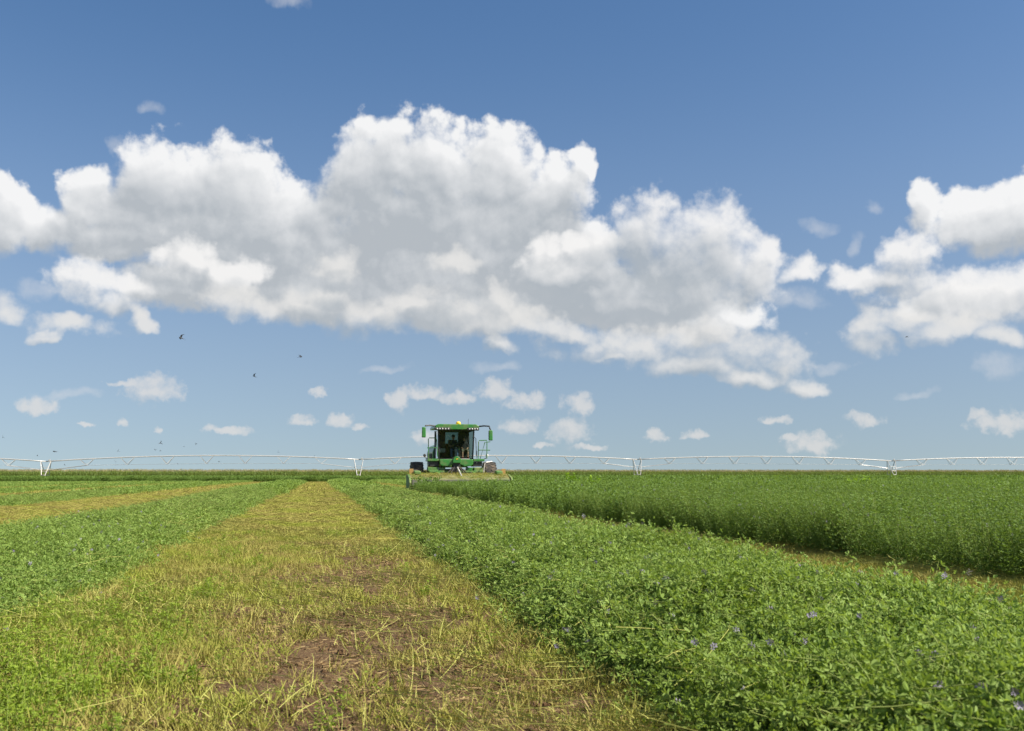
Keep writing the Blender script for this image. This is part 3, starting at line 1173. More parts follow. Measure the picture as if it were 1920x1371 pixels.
k = in_view(x, y, 2) & (fade_in(y, 11, 19) | (x > 3.4)) & fade_out(y, 42, 56) & (rng.random(len(x)) < .35 + .9 * stub_density(x, y)) & ~on_windrow(x, y) & (x < EDGE + .6)
cv.add('stubble_clump', pts3(x, y, gz(x, y))[k], .06, .85, 1.2)
x, y = rect(4.5, -50, 11, 40, 132)
k = in_view(x, y, 4) & fade_in(y, 40, 54) & ~on_windrow(x, y, .8) & ((x < EDGE + .6) | (y > 58))
cv.add('stubble_patch', pts3(x, y, gz(x, y))[k], .05, .85, 1.25)
o = cv.build('stubble')
tag(o, 'short yellow green alfalfa stubble with bare soil showing between windrows', 'stubble', kind='stuff')

cv = Cover(['straw_stem'])
x, y = rect(560, -8.5, 6.4, 1.6, 22)
m = fbm(x * .9, y * .6, 91, 3)
side = sstep(np.abs(x + .2), .4, 1.5)
k = in_view(x, y, 1.5) & fade_out(y, 13, 22) & ~on_windrow(x, y, .98) & (rng.random(len(x)) < np.clip((m * 2.4 - .95) * (.3 + .7 * side), .02, 1)) & (x < 6.0)
x, y = x[k], y[k]
lean = 1.57 + np.where(x > -.3, .55, .65) + .8 * (fbm(x * .8, y * .8, 95, 2) - .5)
cv.add('straw_stem', pts3(x, y, gz(x, y) + rng.uniform(.005, .05, len(x))), .10, .7, 1.25)
cv.Rt[-1][:, 2] = rng.normal(0, .38, len(x)) + lean
o = cv.build('loose_straw')
tag(o, 'pale loose cut stems lying combed across the stubble', 'straw', kind='stuff')

# ------------------------------------------------------------------ corn at the far end
cv = Cover(['corn_plants'])
for r_ in range(14):
    xs_ = np.arange(-110, 215, 1.45)
    ys_ = 233 + r_ * .95 + .8 * np.sin(xs_ * .03) + rng.normal(0, .12, len(xs_)) + np.maximum(0, r_ - 7) * 3
    ok = in_view(xs_, ys_, 12)
    cv.add('corn_plants', pts3(xs_[ok] + rng.uniform(-.3, .3, ok.sum()), ys_[ok], ground_z(xs_[ok], ys_[ok])), .02, .92, 1.08, zrot=(0, .12))
o = cv.build('corn_field')
tag(o, 'tall corn with tan tassels along the far edge of the hay field', 'corn', kind='stuff')

#@@OBJECTS
# ------------------------------------------------------------------ paints and other made surfaces
plain('green_paint', (0.026, 0.160, 0.022), 0.38, vary=.12, coat=.25, dirt=(0.17, 0.16, 0.07), dirt_amt=.5)
plain('dusty_green', (0.060, 0.165, 0.030), 0.6, vary=.2, scale=5, dirt=(0.26, 0.24, 0.09), dirt_amt=.75)
plain('dusty_deck', (0.13, 0.15, 0.06), 0.8, vary=.3, scale=4, dirt=(0.26, 0.21, 0.10), dirt_amt=.8)
plain('black_plastic', (0.018, 0.019, 0.020), 0.55, dirt=(0.10, 0.085, 0.05), dirt_amt=.3)
plain('rubber', (0.030, 0.027, 0.024), 0.85, vary=.3, scale=6, dirt=(0.15, 0.11, 0.07), dirt_amt=.7)
plain('grey_rubber', (0.10, 0.098, 0.088), 0.8, vary=.2, scale=4, dirt=(0.22, 0.19, 0.11), dirt_amt=.6)
plain('dark_steel', (0.05, 0.05, 0.048), 0.5, metal=.3, dirt=(0.15, 0.12, 0.06), dirt_amt=.5)
plain('yellow_paint', (0.72, 0.46, 0.02), 0.4)
plain('amber_plate', (0.36, 0.21, 0.06), 0.45, dirt=(0.3, 0.2, 0.08), dirt_amt=.4)
plain('pale_steel', (0.46, 0.46, 0.44), 0.5, metal=.2, dirt=(0.32, 0.28, 0.16), dirt_amt=.4)
plain('galvanised', (0.42, 0.41, 0.39), 0.42, metal=.15, vary=.12, scale=1.2, dirt=(0.55, 0.47, 0.38), dirt_amt=.35)
plain('seat_cloth', (0.03, 0.032, 0.034), 0.9)
plain('skin', (0.42, 0.24, 0.16), 0.55, vary=.05)
plain('jeans', (0.085, 0.15, 0.26), 0.85, vary=.2, scale=20)
plain('dark_shirt', (0.028, 0.035, 0.035), 0.85, vary=.4, scale=25)
plain('black_shirt', (0.012, 0.012, 0.014), 0.85)
plain('shorts', (0.16, 0.14, 0.10), 0.85)
plain('cap_cloth', (0.05, 0.05, 0.045), 0.8)
plain('shoe', (0.05, 0.035, 0.025), 0.7)
plain('red_shoe', (0.30, 0.03, 0.025), 0.6)
plain('swallow', (0.020, 0.022, 0.028), 0.6)
plain('console_grey', (0.30, 0.31, 0.30), 0.55)

m, T, out = mat_nodes('lamp_lens')
b = principled(T, (0.55, 0.55, 0.53), 0.2, 0.0, .5)
T.put(out.inputs[0], b.outputs[0])
m, T, out = mat_nodes('mirror_glass')
b = principled(T, (0.7, 0.72, 0.74), 0.03, 1.0)
T.put(out.inputs[0], b.outputs[0])
for gname, tint_ in (('cab_glass', (0.62, 0.70, 0.66, 1)), ('tinted_glass', (0.13, 0.20, 0.17, 1))):
  m, T, out = mat_nodes(gname)
  tr = T.n('ShaderNodeBsdfTransparent')
  tr.inputs[0].default_value = tint_
  gl = T.n('ShaderNodeBsdfGlossy')
  gl.inputs['Roughness'].default_value = 0.02
  fr = T.n('ShaderNodeFresnel')
  fr.inputs[0].default_value = 1.45
  mx = T.n('ShaderNodeMixShader')
  T.put(mx.inputs[0], fr.outputs[0])
  T.put(mx.inputs[1], tr.outputs[0])
  T.put(mx.inputs[2], gl.outputs[0])
  T.put(out.inputs[0], mx.outputs[0])

# ------------------------------------------------------------------ the windrower (front faces the camera, -Y)
wr = empty('windrower', (7.39, 56.2, 0.0))
wr.scale = (1.03, 1.03, 1.03)
tag(wr, 'green windrower with glass cab and wide mower head cutting the standing alfalfa', 'windrower')


def mk(fn, name, mats, parent=wr, bevel=0.0, smooth=False):
    mb = MB()
    fn(mb)
    return mb.build(name, mats, parent, bevel, smooth)


def box(name, c, s, mat, parent=wr, bevel=0.02, taper=None, rot=None):
    return mk(lambda mb: mb.box(c, s, 0, taper, rot), name, mat, parent, bevel)


def tube(name, pts, r, mat, parent=wr, n=8):
    return mk(lambda mb: mb.tube(pts, r, n), name, mat, parent, 0, False)


# chassis and axles
box('chassis', (0, 1.7, 0.98), (1.0, 4.6, 0.34), 'dusty_green')
box('front_axle', (0, 0, 0.92), (3.3, 0.30, 0.30), 'dusty_green')
box('rear_axle', (0, 3.7, 0.95), (2.7, 0.2, 0.2), 'dusty_green')


def tyre(mb, rad, wid, lugs):
    prof = [(rad * .56, -wid * .42), (rad * .72, -wid * .5), (rad * .90, -wid * .48), (rad * .955, -wid * .40), (rad * .965, 0), (rad * .955, wid * .40),
            (rad * .90, wid * .48), (rad * .72, wid * .5), (rad * .56, wid * .42)]
    mb.lathe(prof, 'x', (0, 0, 0), 32)
    for i in range(lugs):
        for sgn in (-1, 1):
            a0 = 2 * math.pi * (i + (0.5 if sgn > 0 else 0)) / lugs
            vs = []
            for (t, da) in ((0.03, 0.0), (0.5, 0.20)):
                for dw in (-.035, .035):
                    for rr in (rad * .93, rad * (1.0 if t < .4 else .97)):
                        a = a0 + da + dw / rad * 1.4
                        vs.append((sgn * wid * t, rr * math.cos(a), rr * math.sin(a)))
            mb.add(vs, [(0, 1, 3, 2), (4, 6, 7, 5), (0, 2, 6, 4), (1, 5, 7, 3), (0, 4, 5, 1), (2, 3, 7, 6)])


wheel_mesh = None
for sx in (-1, 1):
    o = mk(lambda mb: tyre(mb, .78, .66, 20), 'front_wheel', 'rubber')
    o.location = (sx * 2.0, 0, .77)
    mb = MB()
    mb.lathe([(.43, -.2), (.45, -.22), (.40, .12), (.16, .16), (.14, .22)], 'x', (0, 0, 0), 24)
    r_ = mb.build('rim', 'yellow_paint', o)
    if sx < 0:
        r_.rotation_euler.z = math.pi
    o = mk(lambda mb: tyre(mb, .50, .36, 16), 'caster_wheel', 'rubber')
    o.location = (sx * 1.35, 3.8, .50)
    mb = MB()
    mb.lathe([(.27, -.12), (.28, -.13), (.12, .10)], 'x', (0, 0, 0), 20)
    mb.build('rim', 'yellow_paint', o)
    tube('caster_fork', [(sx * 1.35, 3.7, .98), (sx * 1.10, 3.75, .9), (sx * 1.10, 3.8, .5)], .05, 'dusty_green')
    tube('axle_leg', [(sx * 1.45, 0, .95), (sx * 1.62, 0, .80)], .16, 'dark_steel', n=12)

# engine hood behind the cab
hood = mk(lambda mb: mb.prism([(-.98, 1.25), (.98, 1.25), (1.0, 2.1), (.86, 2.46), (.6, 2.58), (-.6, 2.58), (-.86, 2.46), (-1.0, 2.1)], 'y', 1.25, 4.25), 'engine_hood', 'green_paint', bevel=.05)
for k in range(7):
    box('hood_louvre', (-1.012, 1.7 + .30 * k, 1.75), (.03, .16, .55), 'black_plastic', hood, 0)
tube('exhaust_stack', [(.55, 1.8, 2.5), (.55, 1.8, 3.05), (.55, 1.9, 3.15)], .06, 'dark_steel', hood, 10)

# cab
CW = .94


def cab_frame(mb):
    for sx in (-1, 1):
        mb.tube([(sx * (CW - .02), -1.02, 1.66), (sx * CW, -1.12, 2.3), (sx * (CW + .02), -1.18, 3.24)], .045, 6)
        mb.tube([(sx * CW, .55, 1.66), (sx * (CW - .02), .62, 3.24)], .055, 6)
        mb.tube([(sx * CW, -1.02, 1.68), (sx * CW, .55, 1.68)], .05, 6)
    mb.tube([(x, -1.02 - .30 * (1 - (x / CW) ** 2), 1.665) for x in np.linspace(-CW, CW, 9)], .045, 6)
    mb.tube([(x, -1.18 - .30 * (1 - (x / CW) ** 2), 3.235) for x in np.linspace(-CW, CW, 9)], .05, 6)
    mb.box((0, -.30, 1.64), (1.84, 1.55, .06))
    mb.box((0, .60, 1.95), (1.80, .08, .56))
    mb.box((-.62, .60, 2.75), (.50, .06, 1.0))
    mb.box((.62, .60, 2.75), (.50, .06, 1.0))
    mb.box((0, -.30, 3.20), (1.84, 1.6, .05))


cab = mk(cab_frame, 'cab_frame', 'black_plastic')


def windshield(mb):
    xs_ = np.linspace(-CW, CW, 13)
    zs_ = np.linspace(1.69, 3.21, 5)
    vs = []
    for z in zs_:
        t = (z - 1.69) / 1.52
        for x in xs_:
            vs.append((x, -1.02 - .16 * t - .30 * (1 - (x / CW) ** 2), z))
    fs = [(j * 13 + i, j * 13 + i + 1, (j + 1) * 13 + i + 1, (j + 1) * 13 + i) for j in range(4) for i in range(12)]
    mb.add(vs, fs)


mk(windshield, 'windshield', 'cab_glass', cab, 0, True)
for sx in (-1, 1):
    mk(lambda mb: mb.add([(sx * CW, -1.02, 1.72), (sx * CW, .55, 1.72), (sx * (CW - .02), .62, 3.2), (sx * (CW + .02), -1.16, 3.2)], [(0, 1, 2, 3)]), 'side_window', 'cab_glass', cab)
mk(lambda mb: mb.add([(-.37, .60, 2.25), (.37, .60, 2.25), (.37, .62, 3.2), (-.37, .62, 3.2)], [(0, 1, 2, 3)]), 'rear_window', 'tinted_glass', cab)
tube('wiper', [(0.05, -1.36, 1.72), (.30, -1.40, 2.25)], .012, 'black_plastic', cab, 5)
tube('wiper', [(-.25, -1.35, 1.75), (.35, -1.36, 1.80)], .010, 'black_plastic', cab, 5)

# roof
roof = mk(lambda mb: mb.prism([(-1.20, 3.30), (-1.16, 3.46), (-1.02, 3.53), (1.02, 3.53), (1.16, 3.46), (1.20, 3.30), (.62, 3.30), (.48, 3.24), (-.34, 3.24), (-.44, 3.30)][::-1], 'y', -1.62, .95),
          'cab_roof', 'green_paint', bevel=.03)
box('light_bar', (-.80, -1.52, 3.275), (.84, .30, .15), 'black_plastic', roof)
box('light_bar', (.86, -1.52, 3.275), (.64, .30, .15), 'black_plastic', roof)
for x in (-1.08, -.94, -.80, -.64, -.48, .66, .80, .94, 1.08):
    mk(lambda mb: mb.lathe([(.036, -1.64), (.040, -1.685), (.028, -1.70)], 'y', (x, 0, 3.278), 14), 'work_light', 'lamp_lens', roof, 0, False)
mk(lambda mb: mb.lathe([(.13, 3.53), (.135, 3.60), (.12, 3.65), (.07, 3.69), (.02, 3.70)], 'z', (.12, -1.15, 0), 20), 'receiver_dome', 'yellow_paint', roof, 0, True)
box('receiver_mount', (.12, -1.15, 3.53), (.30, .24, .05), 'yellow_paint', roof)
tube('antenna', [(.74, -.6, 3.53), (.745, -.6, 3.86)], .010, 'black_plastic', roof, 5)
for sx in (-1, 1):
    arm = tube('mirror_arm', [(sx * 1.16, -1.45, 3.42), (sx * 1.45, -1.6, 3.45), (sx * 1.72, -1.68, 3.43), (sx * 1.76, -1.68, 3.30)], .04, 'black_plastic', roof)
    z0 = 3.08 if sx < 0 else 2.94
    if sx > 0:
        arm2 = tube('mirror_hanger', [(1.76, -1.68, 3.31), (1.80, -1.68, 3.22)], .035, 'black_plastic', arm)
    mir = box('mirror_housing', (sx * 1.80, -1.70, z0), (.22, .13, .56), 'green_paint', arm, .04, taper=(.9, .9))
    box('mirror_face', (sx * 1.78, -1.625, z0), (.17, .02, .48), 'black_plastic', arm, 0)

# nose under the windshield
nose = mk(lambda mb: mb.prism([(-.92, 1.66), (.92, 1.66), (.90, 1.38), (.80, 1.30), (.42, 1.27), (.26, 1.36), (-.26, 1.36), (-.42, 1.27), (-.80, 1.30), (-.90, 1.38)], 'y', -1.42, -.4), 'nose_panel', 'green_paint', bevel=.04)
mk(lambda mb: mb.prism([(.22 * math.cos(a) , 1.56 + .26 * math.sin(a)) for a in np.linspace(0, math.pi, 13)] + [(-.22, 1.46), (.22, 1.46)], 'y', -1.60, -1.36), 'nose_hump', 'green_paint', nose, .02)
mk(lambda mb: mb.prism([(-.19, 1.47), (.19, 1.47), (.19, .98), (-.19, .98)][::-1], 'y', -1.47, -.9), 'front_recess', 'black_plastic', nose, .01)


def badge(mb):
    pts = [(-.060, .010), (-.020, .030), (.030, .034), (.062, .052), (.052, .024), (.066, .010), (.036, .004), (.012, -.010), (.022, -.034), (-.004, -.018), (-.028, -.006), (-.050, -.030), (-.046, -.004)]
    mb.prism([(.0 + p[0], 1.66 + p[1]) for p in pts], 'y', -1.612, -1.59)


mk(badge, 'leaping_emblem', 'yellow_paint', nose)
for sx in (-1, 1):
    pf = box('platform', (sx * 1.24, -.75, 1.62), (.60, 1.1, .13), 'green_paint')
    box('tool_box', (sx * 1.17, -.80, 1.41), (.50, .8, .26), 'black_plastic')
    if sx < 0:
        rail = tube('handrail', [(-1.48, -1.2, 1.68), (-1.50, -1.2, 2.74), (-1.46, -1.2, 2.80), (-1.12, -1.2, 2.80), (-1.06, -1.2, 2.72), (-1.0, -1.2, 1.8)], .024, 'green_paint', pf)
        tube('mid_rail', [(-1.56, -1.2, 2.27), (-1.02, -1.2, 2.27)], .022, 'green_paint', rail)
    else:
        rail = tube('handrail', [(1.20, -1.2, 1.68), (1.22, -1.2, 2.62), (1.26, -1.2, 2.68), (1.66, -1.2, 2.69), (1.68, -1.2, 2.60), (1.68, -1.2, 1.7)], .024, 'green_paint', pf)
        tube('mid_rail', [(1.22, -1.2, 2.16), (1.86, -1.2, 2.16)], .022, 'green_paint', rail)
        tube('ladder_rail', [(1.34, -1.0, 1.68), (1.60, -1.0, 2.58), (1.90, -1.0, 2.62)], .022, 'green_paint', rail)
        tube('grab_handle', [(1.00, -1.2, 2.85), (1.06, -1.28, 2.78), (1.09, -1.28, 1.85)], .018, 'dark_steel', cab)
    stalk = tube('lamp_stalk', [(sx * 1.50, -1.1, 1.66), (sx * 1.66, -1.15, 1.74), (sx * 1.68, -1.15, 1.80)], .02, 'black_plastic', pf)
    mk(lambda mb: mb.lathe([(.02, -1.07), (.075, -1.10), (.08, -1.19), (.05, -1.205)], 'y', (sx * 1.69, 0, 1.87), 14), 'marker_lamp', 'black_plastic' if sx < 0 else 'lamp_lens', stalk)
tube('hose_guard', [(1.45, -1.5, .95), (1.50, -1.5, 1.38), (1.60, -1.45, 1.50), (1.95, -1.3, 1.55)], .03, 'galvanised')
tube('white_post', [(1.12, -1.2, 1.44), (1.13, -1.2, 2.1)], .016, 'galvanised')

# lift frame between wheels and header
box('cross_beam', (.05, -1.25, 1.0), (3.0, .16, .11), 'dusty_green')
for sx in (-1, 1):
    box('lift_arm', (sx * .95, -1.5, .86), (.14, 1.5, .16), 'dusty_green', rot=Matrix.Rotation(R(12), 3, 'X'))
    box('lift_bracket', (sx * 1.25, -1.05, 1.13), (.55, .5, .20), 'dusty_green')
    box('side_shield', (sx * .75, -1.0, 1.14), (.36, .4, .16), 'green_paint')
    tube('lift_cylinder', [(sx * .7, -.4, 1.25), (sx * .8, -1.6, .85)], .05, 'dark_steel')
    tube('hydraulic_hose', [(sx * .12, -1.45, 1.25), (sx * .30, -1.7, 1.0), (sx * .34, -1.95, .82), (sx * .15, -2.2, .78)], .03, 'rubber')
    tube('hydraulic_hose', [(sx * .22, -1.45, 1.22), (sx * .48, -1.65, .95), (sx * .62, -1.9, .78), (sx * 1.3, -2.1, .80)], .03, 'rubber')
tube('top_link', [(.04, -1.5, 1.22), (.10, -2.75, .74)], .045, 'pale_steel')

# the mower header
HW = 2.60
deck = mk(lambda mb: mb.prism([(-1.55, .84), (-2.2, .86), (-3.05, .66), (-3.32, .58), (-3.34, .50), (-1.6, .50)], 'x', -HW, HW), 'mower_header', 'dusty_deck', bevel=.03)
for i in range(4):
    x0 = -HW + .06 + i * (2 * HW - .12) / 4
    mk(lambda mb: mb.box((x0 + (2 * HW - .12) / 8, -3.37, .42), ((2 * HW - .12) / 4 - .012, .035, .32), 0, None, Matrix.Rotation(R(-6 + 2 * i), 3, 'X')), 'front_curtain', 'grey_rubber', deck, .004)
tube('front_bar', [(-HW + .05, -3.35, .585), (HW - .05, -3.35, .585)], .022, 'dusty_deck', deck)
box('reflector_strip', (.12, -3.405, .40), (1.05, .012, .05), 'pale_steel', deck, 0)
for sx in (-1, 1):
    mk(lambda mb: mb.prism([(-1.5, .84), (-2.4, .86), (-3.3, .68), (-3.62, .44), (-3.55, .10), (-3.2, .03), (-1.6, .06)], 'x', sx * HW, sx * (HW + .10)), 'end_panel', 'dusty_green', deck, .02)
    mk(lambda mb: mb.box((sx * 2.46, -1.9, 1.0), (.22, .03, .30)), 'marker_plate', 'amber_plate', deck, .01)
    tube('marker_post', [(sx * 2.46, -1.88, .80), (sx * 2.46, -1.88, 1.0)], .02, 'dark_steel', deck)
    mk(lambda mb: mb.prism([(-1.7, .86), (-2.4, .86), (-2.4, 1.02), (-1.8, 1.06)], 'x', sx * 2.0, sx * 2.34), 'drive_cover', 'dusty_green', deck, .03)
box('cutter_bar', (0, -3.1, .09), (2 * HW - .1, .35, .08), 'dark_steel', deck)
# clippings lying on the deck
cv = Cover(['straw_stem', 'stubble_clump', 'cut_alfalfa_sprig'])
n = 1100
dx = rng.uniform(-HW + .05, HW - .05, n)
dy = rng.uniform(-3.2, -1.6, n)
dz = np.where(dy < -2.2, .86 + (dy + 2.2) * .235, .86)
cv.add('straw_stem', pts3(dx, dy, dz), .12, .8, 1.2)
k = rng.random(n) < .30
cv.add('stubble_clump', pts3(dx, dy, dz - .02)[k], .3, .6, .9)
k = rng.random(n) < .06
cv.add('cut_alfalfa_sprig', pts3(dx, dy, dz + .015)[k], .25, .6, .9)
o = cv.build('clippings')
o.parent = deck
o['kind'] = 'stuff'
o['label'] = 'dry hay clippings lying over the mower head'

# cab inside
for nm, cx, w_ in (('driver_seat', .0, .50), ('passenger_seat', .60, .36)):
    st_ = box(nm, (cx, -.05, 2.06), (w_, .50, .14), 'seat_cloth', wr, .04)
    box('seat_back', (cx, .26, 2.42), (w_, .13, .66), 'seat_cloth', st_, .04)
    box('seat_base', (cx, -.02, 1.83), (w_ * .7, .4, .32), 'black_plastic', st_, .02)
box('steering_column', (0.06, -.72, 2.0), (.13, .10, .66), 'console_grey', rot=Matrix.Rotation(R(-14), 3, 'X'))


def wheel_ring(mb):
    n1, n2, r1, r2 = 22, 6, .19, .017
    vs, fs = [], []
    M = Matrix.Rotation(R(35), 3, 'X')
    for i in range(n1):
        a = 2 * math.pi * i / n1
        for j in range(n2):
            q = 2 * math.pi * j / n2
            p = M @ Vector(((r1 + r2 * math.cos(q)) * math.cos(a), (r1 + r2 * math.cos(q)) * math.sin(a), r2 * math.sin(q)))
            vs.append(p + Vector((.04, -.62, 2.37)))
    for i in range(n1):
        for j in range(n2):
            fs.append((i * n2 + j, ((i + 1) % n1) * n2 + j, ((i + 1) % n1) * n2 + (j + 1) % n2, i * n2 + (j + 1) % n2))
    mb.add(vs, fs)
    mb.tube([M @ Vector((-.19, 0, 0)) + Vector((.04, -.62, 2.37)), M @ Vector((.19, 0, 0)) + Vector((.04, -.62, 2.37))], .014, 5)


mk(wheel_ring, 'steering_wheel', 'black_plastic')
box('console', (-.62, -.1, 2.15), (.24, .8, .22), 'console_grey')
box('monitor', (-.66, -.65, 2.48), (.22, .04, .28), 'black_plastic')

# ------------------------------------------------------------------ the two people in the cab


def person(name, base, arms, mats, hat, label, scale=1.0):
    """base: hip point in the world. Seated, facing -Y. mats: shirt, trousers, lower leg, shoe."""
    J, E, Rr = [], [], []

    def j(p, r, par=None):
        J.append(Vector(p) * scale)
        Rr.append(r * scale)
        if par is not None:
            E.append((par, len(J) - 1))
        return len(J) - 1
    hip = j((0, 0, 0), .150)
    sp = j((0, .03, .20), .145, hip)
    ch = j((0, .02, .42), .165, sp)
    nk = j((0, .0, .56), .060, ch)
    j0 = j((0, -.01, .63), .062, nk)
    hd = j((0, -.02, .72), .092, j0)
    j((0, -.01, .82), .066, hd)
    hands = []
    for s_, (el_, ha) in zip((-1, 1), arms):
        sh = j((s_ * .18, .02, .47), .070, ch)
        e = j(el_, .048, sh)
        w = j(ha, .030, e)
        hands.append((J[w].copy(), (J[w] - J[e]).normalized()))
        th = j((s_ * .10, -.06, -.01), .100, hip)
        kn = j((s_ * .17, -.46, .04), .068, th)
        an = j((s_ * .16, -.50, -.38), .046, kn)
        j((s_ * .17, -.64, -.42), .040, an)
    me = bpy.data.meshes.new(name)
    me.from_pydata([tuple(p) for p in J], E, [])
    o = bpy.data.objects.new(name, me)
    COL.objects.link(o)
    md = o.modifiers.new('skin', 'SKIN')
    md.use_smooth_shade = True
    sk = me.skin_vertices[0] if len(me.skin_vertices) else None
    if sk is None:
        bm = bmesh.new()
        bm.from_mesh(me)
        bm.verts.layers.skin.verify()
        bm.to_mesh(me)
        bm.free()
        sk = me.skin_vertices[0]
    for i, r in enumerate(Rr):
        sk.data[i].radius = (r, r * (.72 if i in (0, 1, 2) else 1.0))
    sk.data[0].use_root = True
    o.modifiers.new('sub', 'SUBSURF').levels = 2
    o.modifiers['sub'].render_levels = 2
    dg = bpy.context.evaluated_depsgraph_get()
    ev = o.evaluated_get(dg)
    nm = bpy.data.meshes.new_from_object(ev)
    bpy.data.objects.remove(o)
    bm = bmesh.new()
    bm.from_mesh(nm)
    # nose, ears and five-fingered hands, joined into the same body mesh
    extra = MB()
    hp = J[5]
    extra.tube([hp + Vector((0, -.088, .02)) * scale, hp + Vector((0, -.115, -.015)) * scale], [.010, .016], 5)
    for s_ in (-1, 1):
        extra.box(hp + Vector((s_ * .094, .01, -.005)) * scale, (.016, .035, .055))
    for (w, d) in hands:
        dd, a_, b_ = rot_frame(d)
        pc = w + dd * .05
        extra.box(pc, (.07, .07, .03), 0, None, Matrix((a_, dd, b_)).transposed())
        for q, (off, ln) in enumerate(((-.030, .060), (-.010, .072), (.010, .068), (.030, .052))):
            p0 = pc + dd * .03 + a_ * off
            extra.tube([p0, p0 + dd * ln * .5 - b_ * .01, p0 + dd * ln * .7 - b_ * .04], [.009, .008, .006], 5)
        p0 = pc - dd * .01 + a_ * .036
        extra.tube([p0, p0 + a_ * .025 + dd * .025, p0 + a_ * .02 + dd * .055 - b_ * .02], [.010, .009, .007], 5)
    off = len(bm.verts)
    for v in extra.v:
        bm.verts.new(v)
    bm.verts.ensure_lookup_table()
    for f in extra.f:
        bm.faces.new([bm.verts[i + off] for i in f])
    bm.to_mesh(nm)
    bm.free()
    for mm in ('skin',) + tuple(mats):
        nm.materials.append(MATS[mm])
    for p in nm.polygons:
        c = p.center / scale
        p.use_smooth = True
        if c.z > .585:
            i = 0
        elif c.z > .02 and c.y > -.16 or (c.z > .20 and abs(c.x) > .12 and c.y > -.25):
            i = 1
        elif c.z > .13:
            i = 0
        elif c.y < -.50 and c.z < -.37:
            i = 4
        elif c.z < -.06 and c.y < -.36:
            i = 3
        else:
            i = 2
        p.material_index = i
    body = bpy.data.objects.new(name, nm)
    COL.objects.link(body)
    body.location = base
    tag(body, label, 'person', 'people riding in the cab')
    mb = MB()
    c = J[5]
    mb.lathe([(.100 * scale, .0), (.104 * scale, .05 * scale), (.085 * scale, .11 * scale), (.045 * scale, .135 * scale)], 'z', c + Vector((0, .008, .035)), 16)
    if hat:
        mb.prism([(-.075, -.08), (.075, -.08), (.05, -.17), (-.05, -.17)], 'z', c.z + .045, c.z + .058)
    mb.build('cap' if hat else 'hair', 'cap_cloth', body, 0, True)
    return body


WB = Vector((7.39, 56.2, 0))
person('person', WB + Vector((0, -.02, 2.235)), [((-.27, -.16, .24), (-.14, -.46, .24)), ((.27, -.16, .24), (.18, -.46, .24))], ('dark_shirt', 'jeans', 'jeans', 'shoe'), True,
       'driver in dark shirt and blue jeans sitting at the wheel in the cab')
person('person', WB + Vector((.62, -.02, 2.205)), [((-.24, -.12, .22), (-.10, -.34, .10)), ((.24, -.12, .22), (.12, -.34, .10))], ('black_shirt', 'shorts', 'skin', 'red_shoe'), False,
       'passenger in black shirt with bare legs beside the driver in the cab', .92)

# ------------------------------------------------------------------ centre-pivot irrigation machine
TW = [(-502, 172, 3.25), (85, 180, 3.15), (672, 190, 3.65), (1195, 200, 3.80), (1672, 207, 3.60), (2120, 213, 3.6)]
nodes_ = []
for (px, dep, hz_) in TW:
    p = at_depth(px, 889, dep)
    nodes_.append(Vector((p.x, p.y, hz_)))
pivot = empty('irrigation_pivot', (nodes_[2].x, nodes_[2].y, 0))
tag(pivot, 'long white irrigation pivot of arched pipe and wheeled towers across the field', 'irrigation pivot')
PV = Vector(pivot.location)
PIPE_R = .10


def local(p):
    return Vector(p) - PV


def span_point(a, b, t, camber):
    p = a.lerp(b, t)
    p.z += camber * 4 * t * (1 - t)
    return p


for i in range(len(nodes_) - 1):
    a, b = nodes_[i], nodes_[i + 1]
    cam_ = .75 if i not in (0, 1) else .90
    pts = [local(span_point(a, b, t, cam_)) for t in np.linspace(0, 1, 21)]
    pipe = mk(lambda mb: mb.tube(pts, PIPE_R, 10), 'span_pipe', 'galvanised', pivot, 0, True)
    ax = (b - a)
    ax.z = 0
    ax.normalize()
    side = Vector((-ax.y, ax.x, 0))
    N = 7
    bot = {-1: [], 1: []}
    for kx in range(N):
        t = (kx + 1) / (N + 1)
        top = span_point(a, b, t, cam_)
        drop = .75 + .75 * math.sin(math.pi * t) ** .7
        for s_ in (-1, 1):
            q = top + side * s_ * .75 - Vector((0, 0, drop))
            bot[s_].append(q)
            for e in (-1.25, 1.25):
                u = span_point(a, b, t + e / (b - a).length, cam_)
                tube('strut', [local(u), local(q)], .038, 'galvanised', pipe, 5)
        tube('spreader', [local(bot[-1][-1]), local(bot[1][-1])], .03, 'galvanised', pipe, 5)
    for s_ in (-1, 1):
        ends = [a + ax * .5 + side * s_ * .45 - Vector((0, 0, 1.55))] + bot[s_] + [b - ax * .5 + side * s_ * .45 - Vector((0, 0, 1.55))]
        tube('end_brace', [local(ends[0]), local(ends[1])], .04, 'galvanised', pipe, 5)
        tube('end_brace', [local(ends[-2]), local(ends[-1])], .04, 'galvanised', pipe, 5)
        tube('truss_rod', [local(e) for e in ends[1:-1]], .012, 'galvanised', pipe, 4)
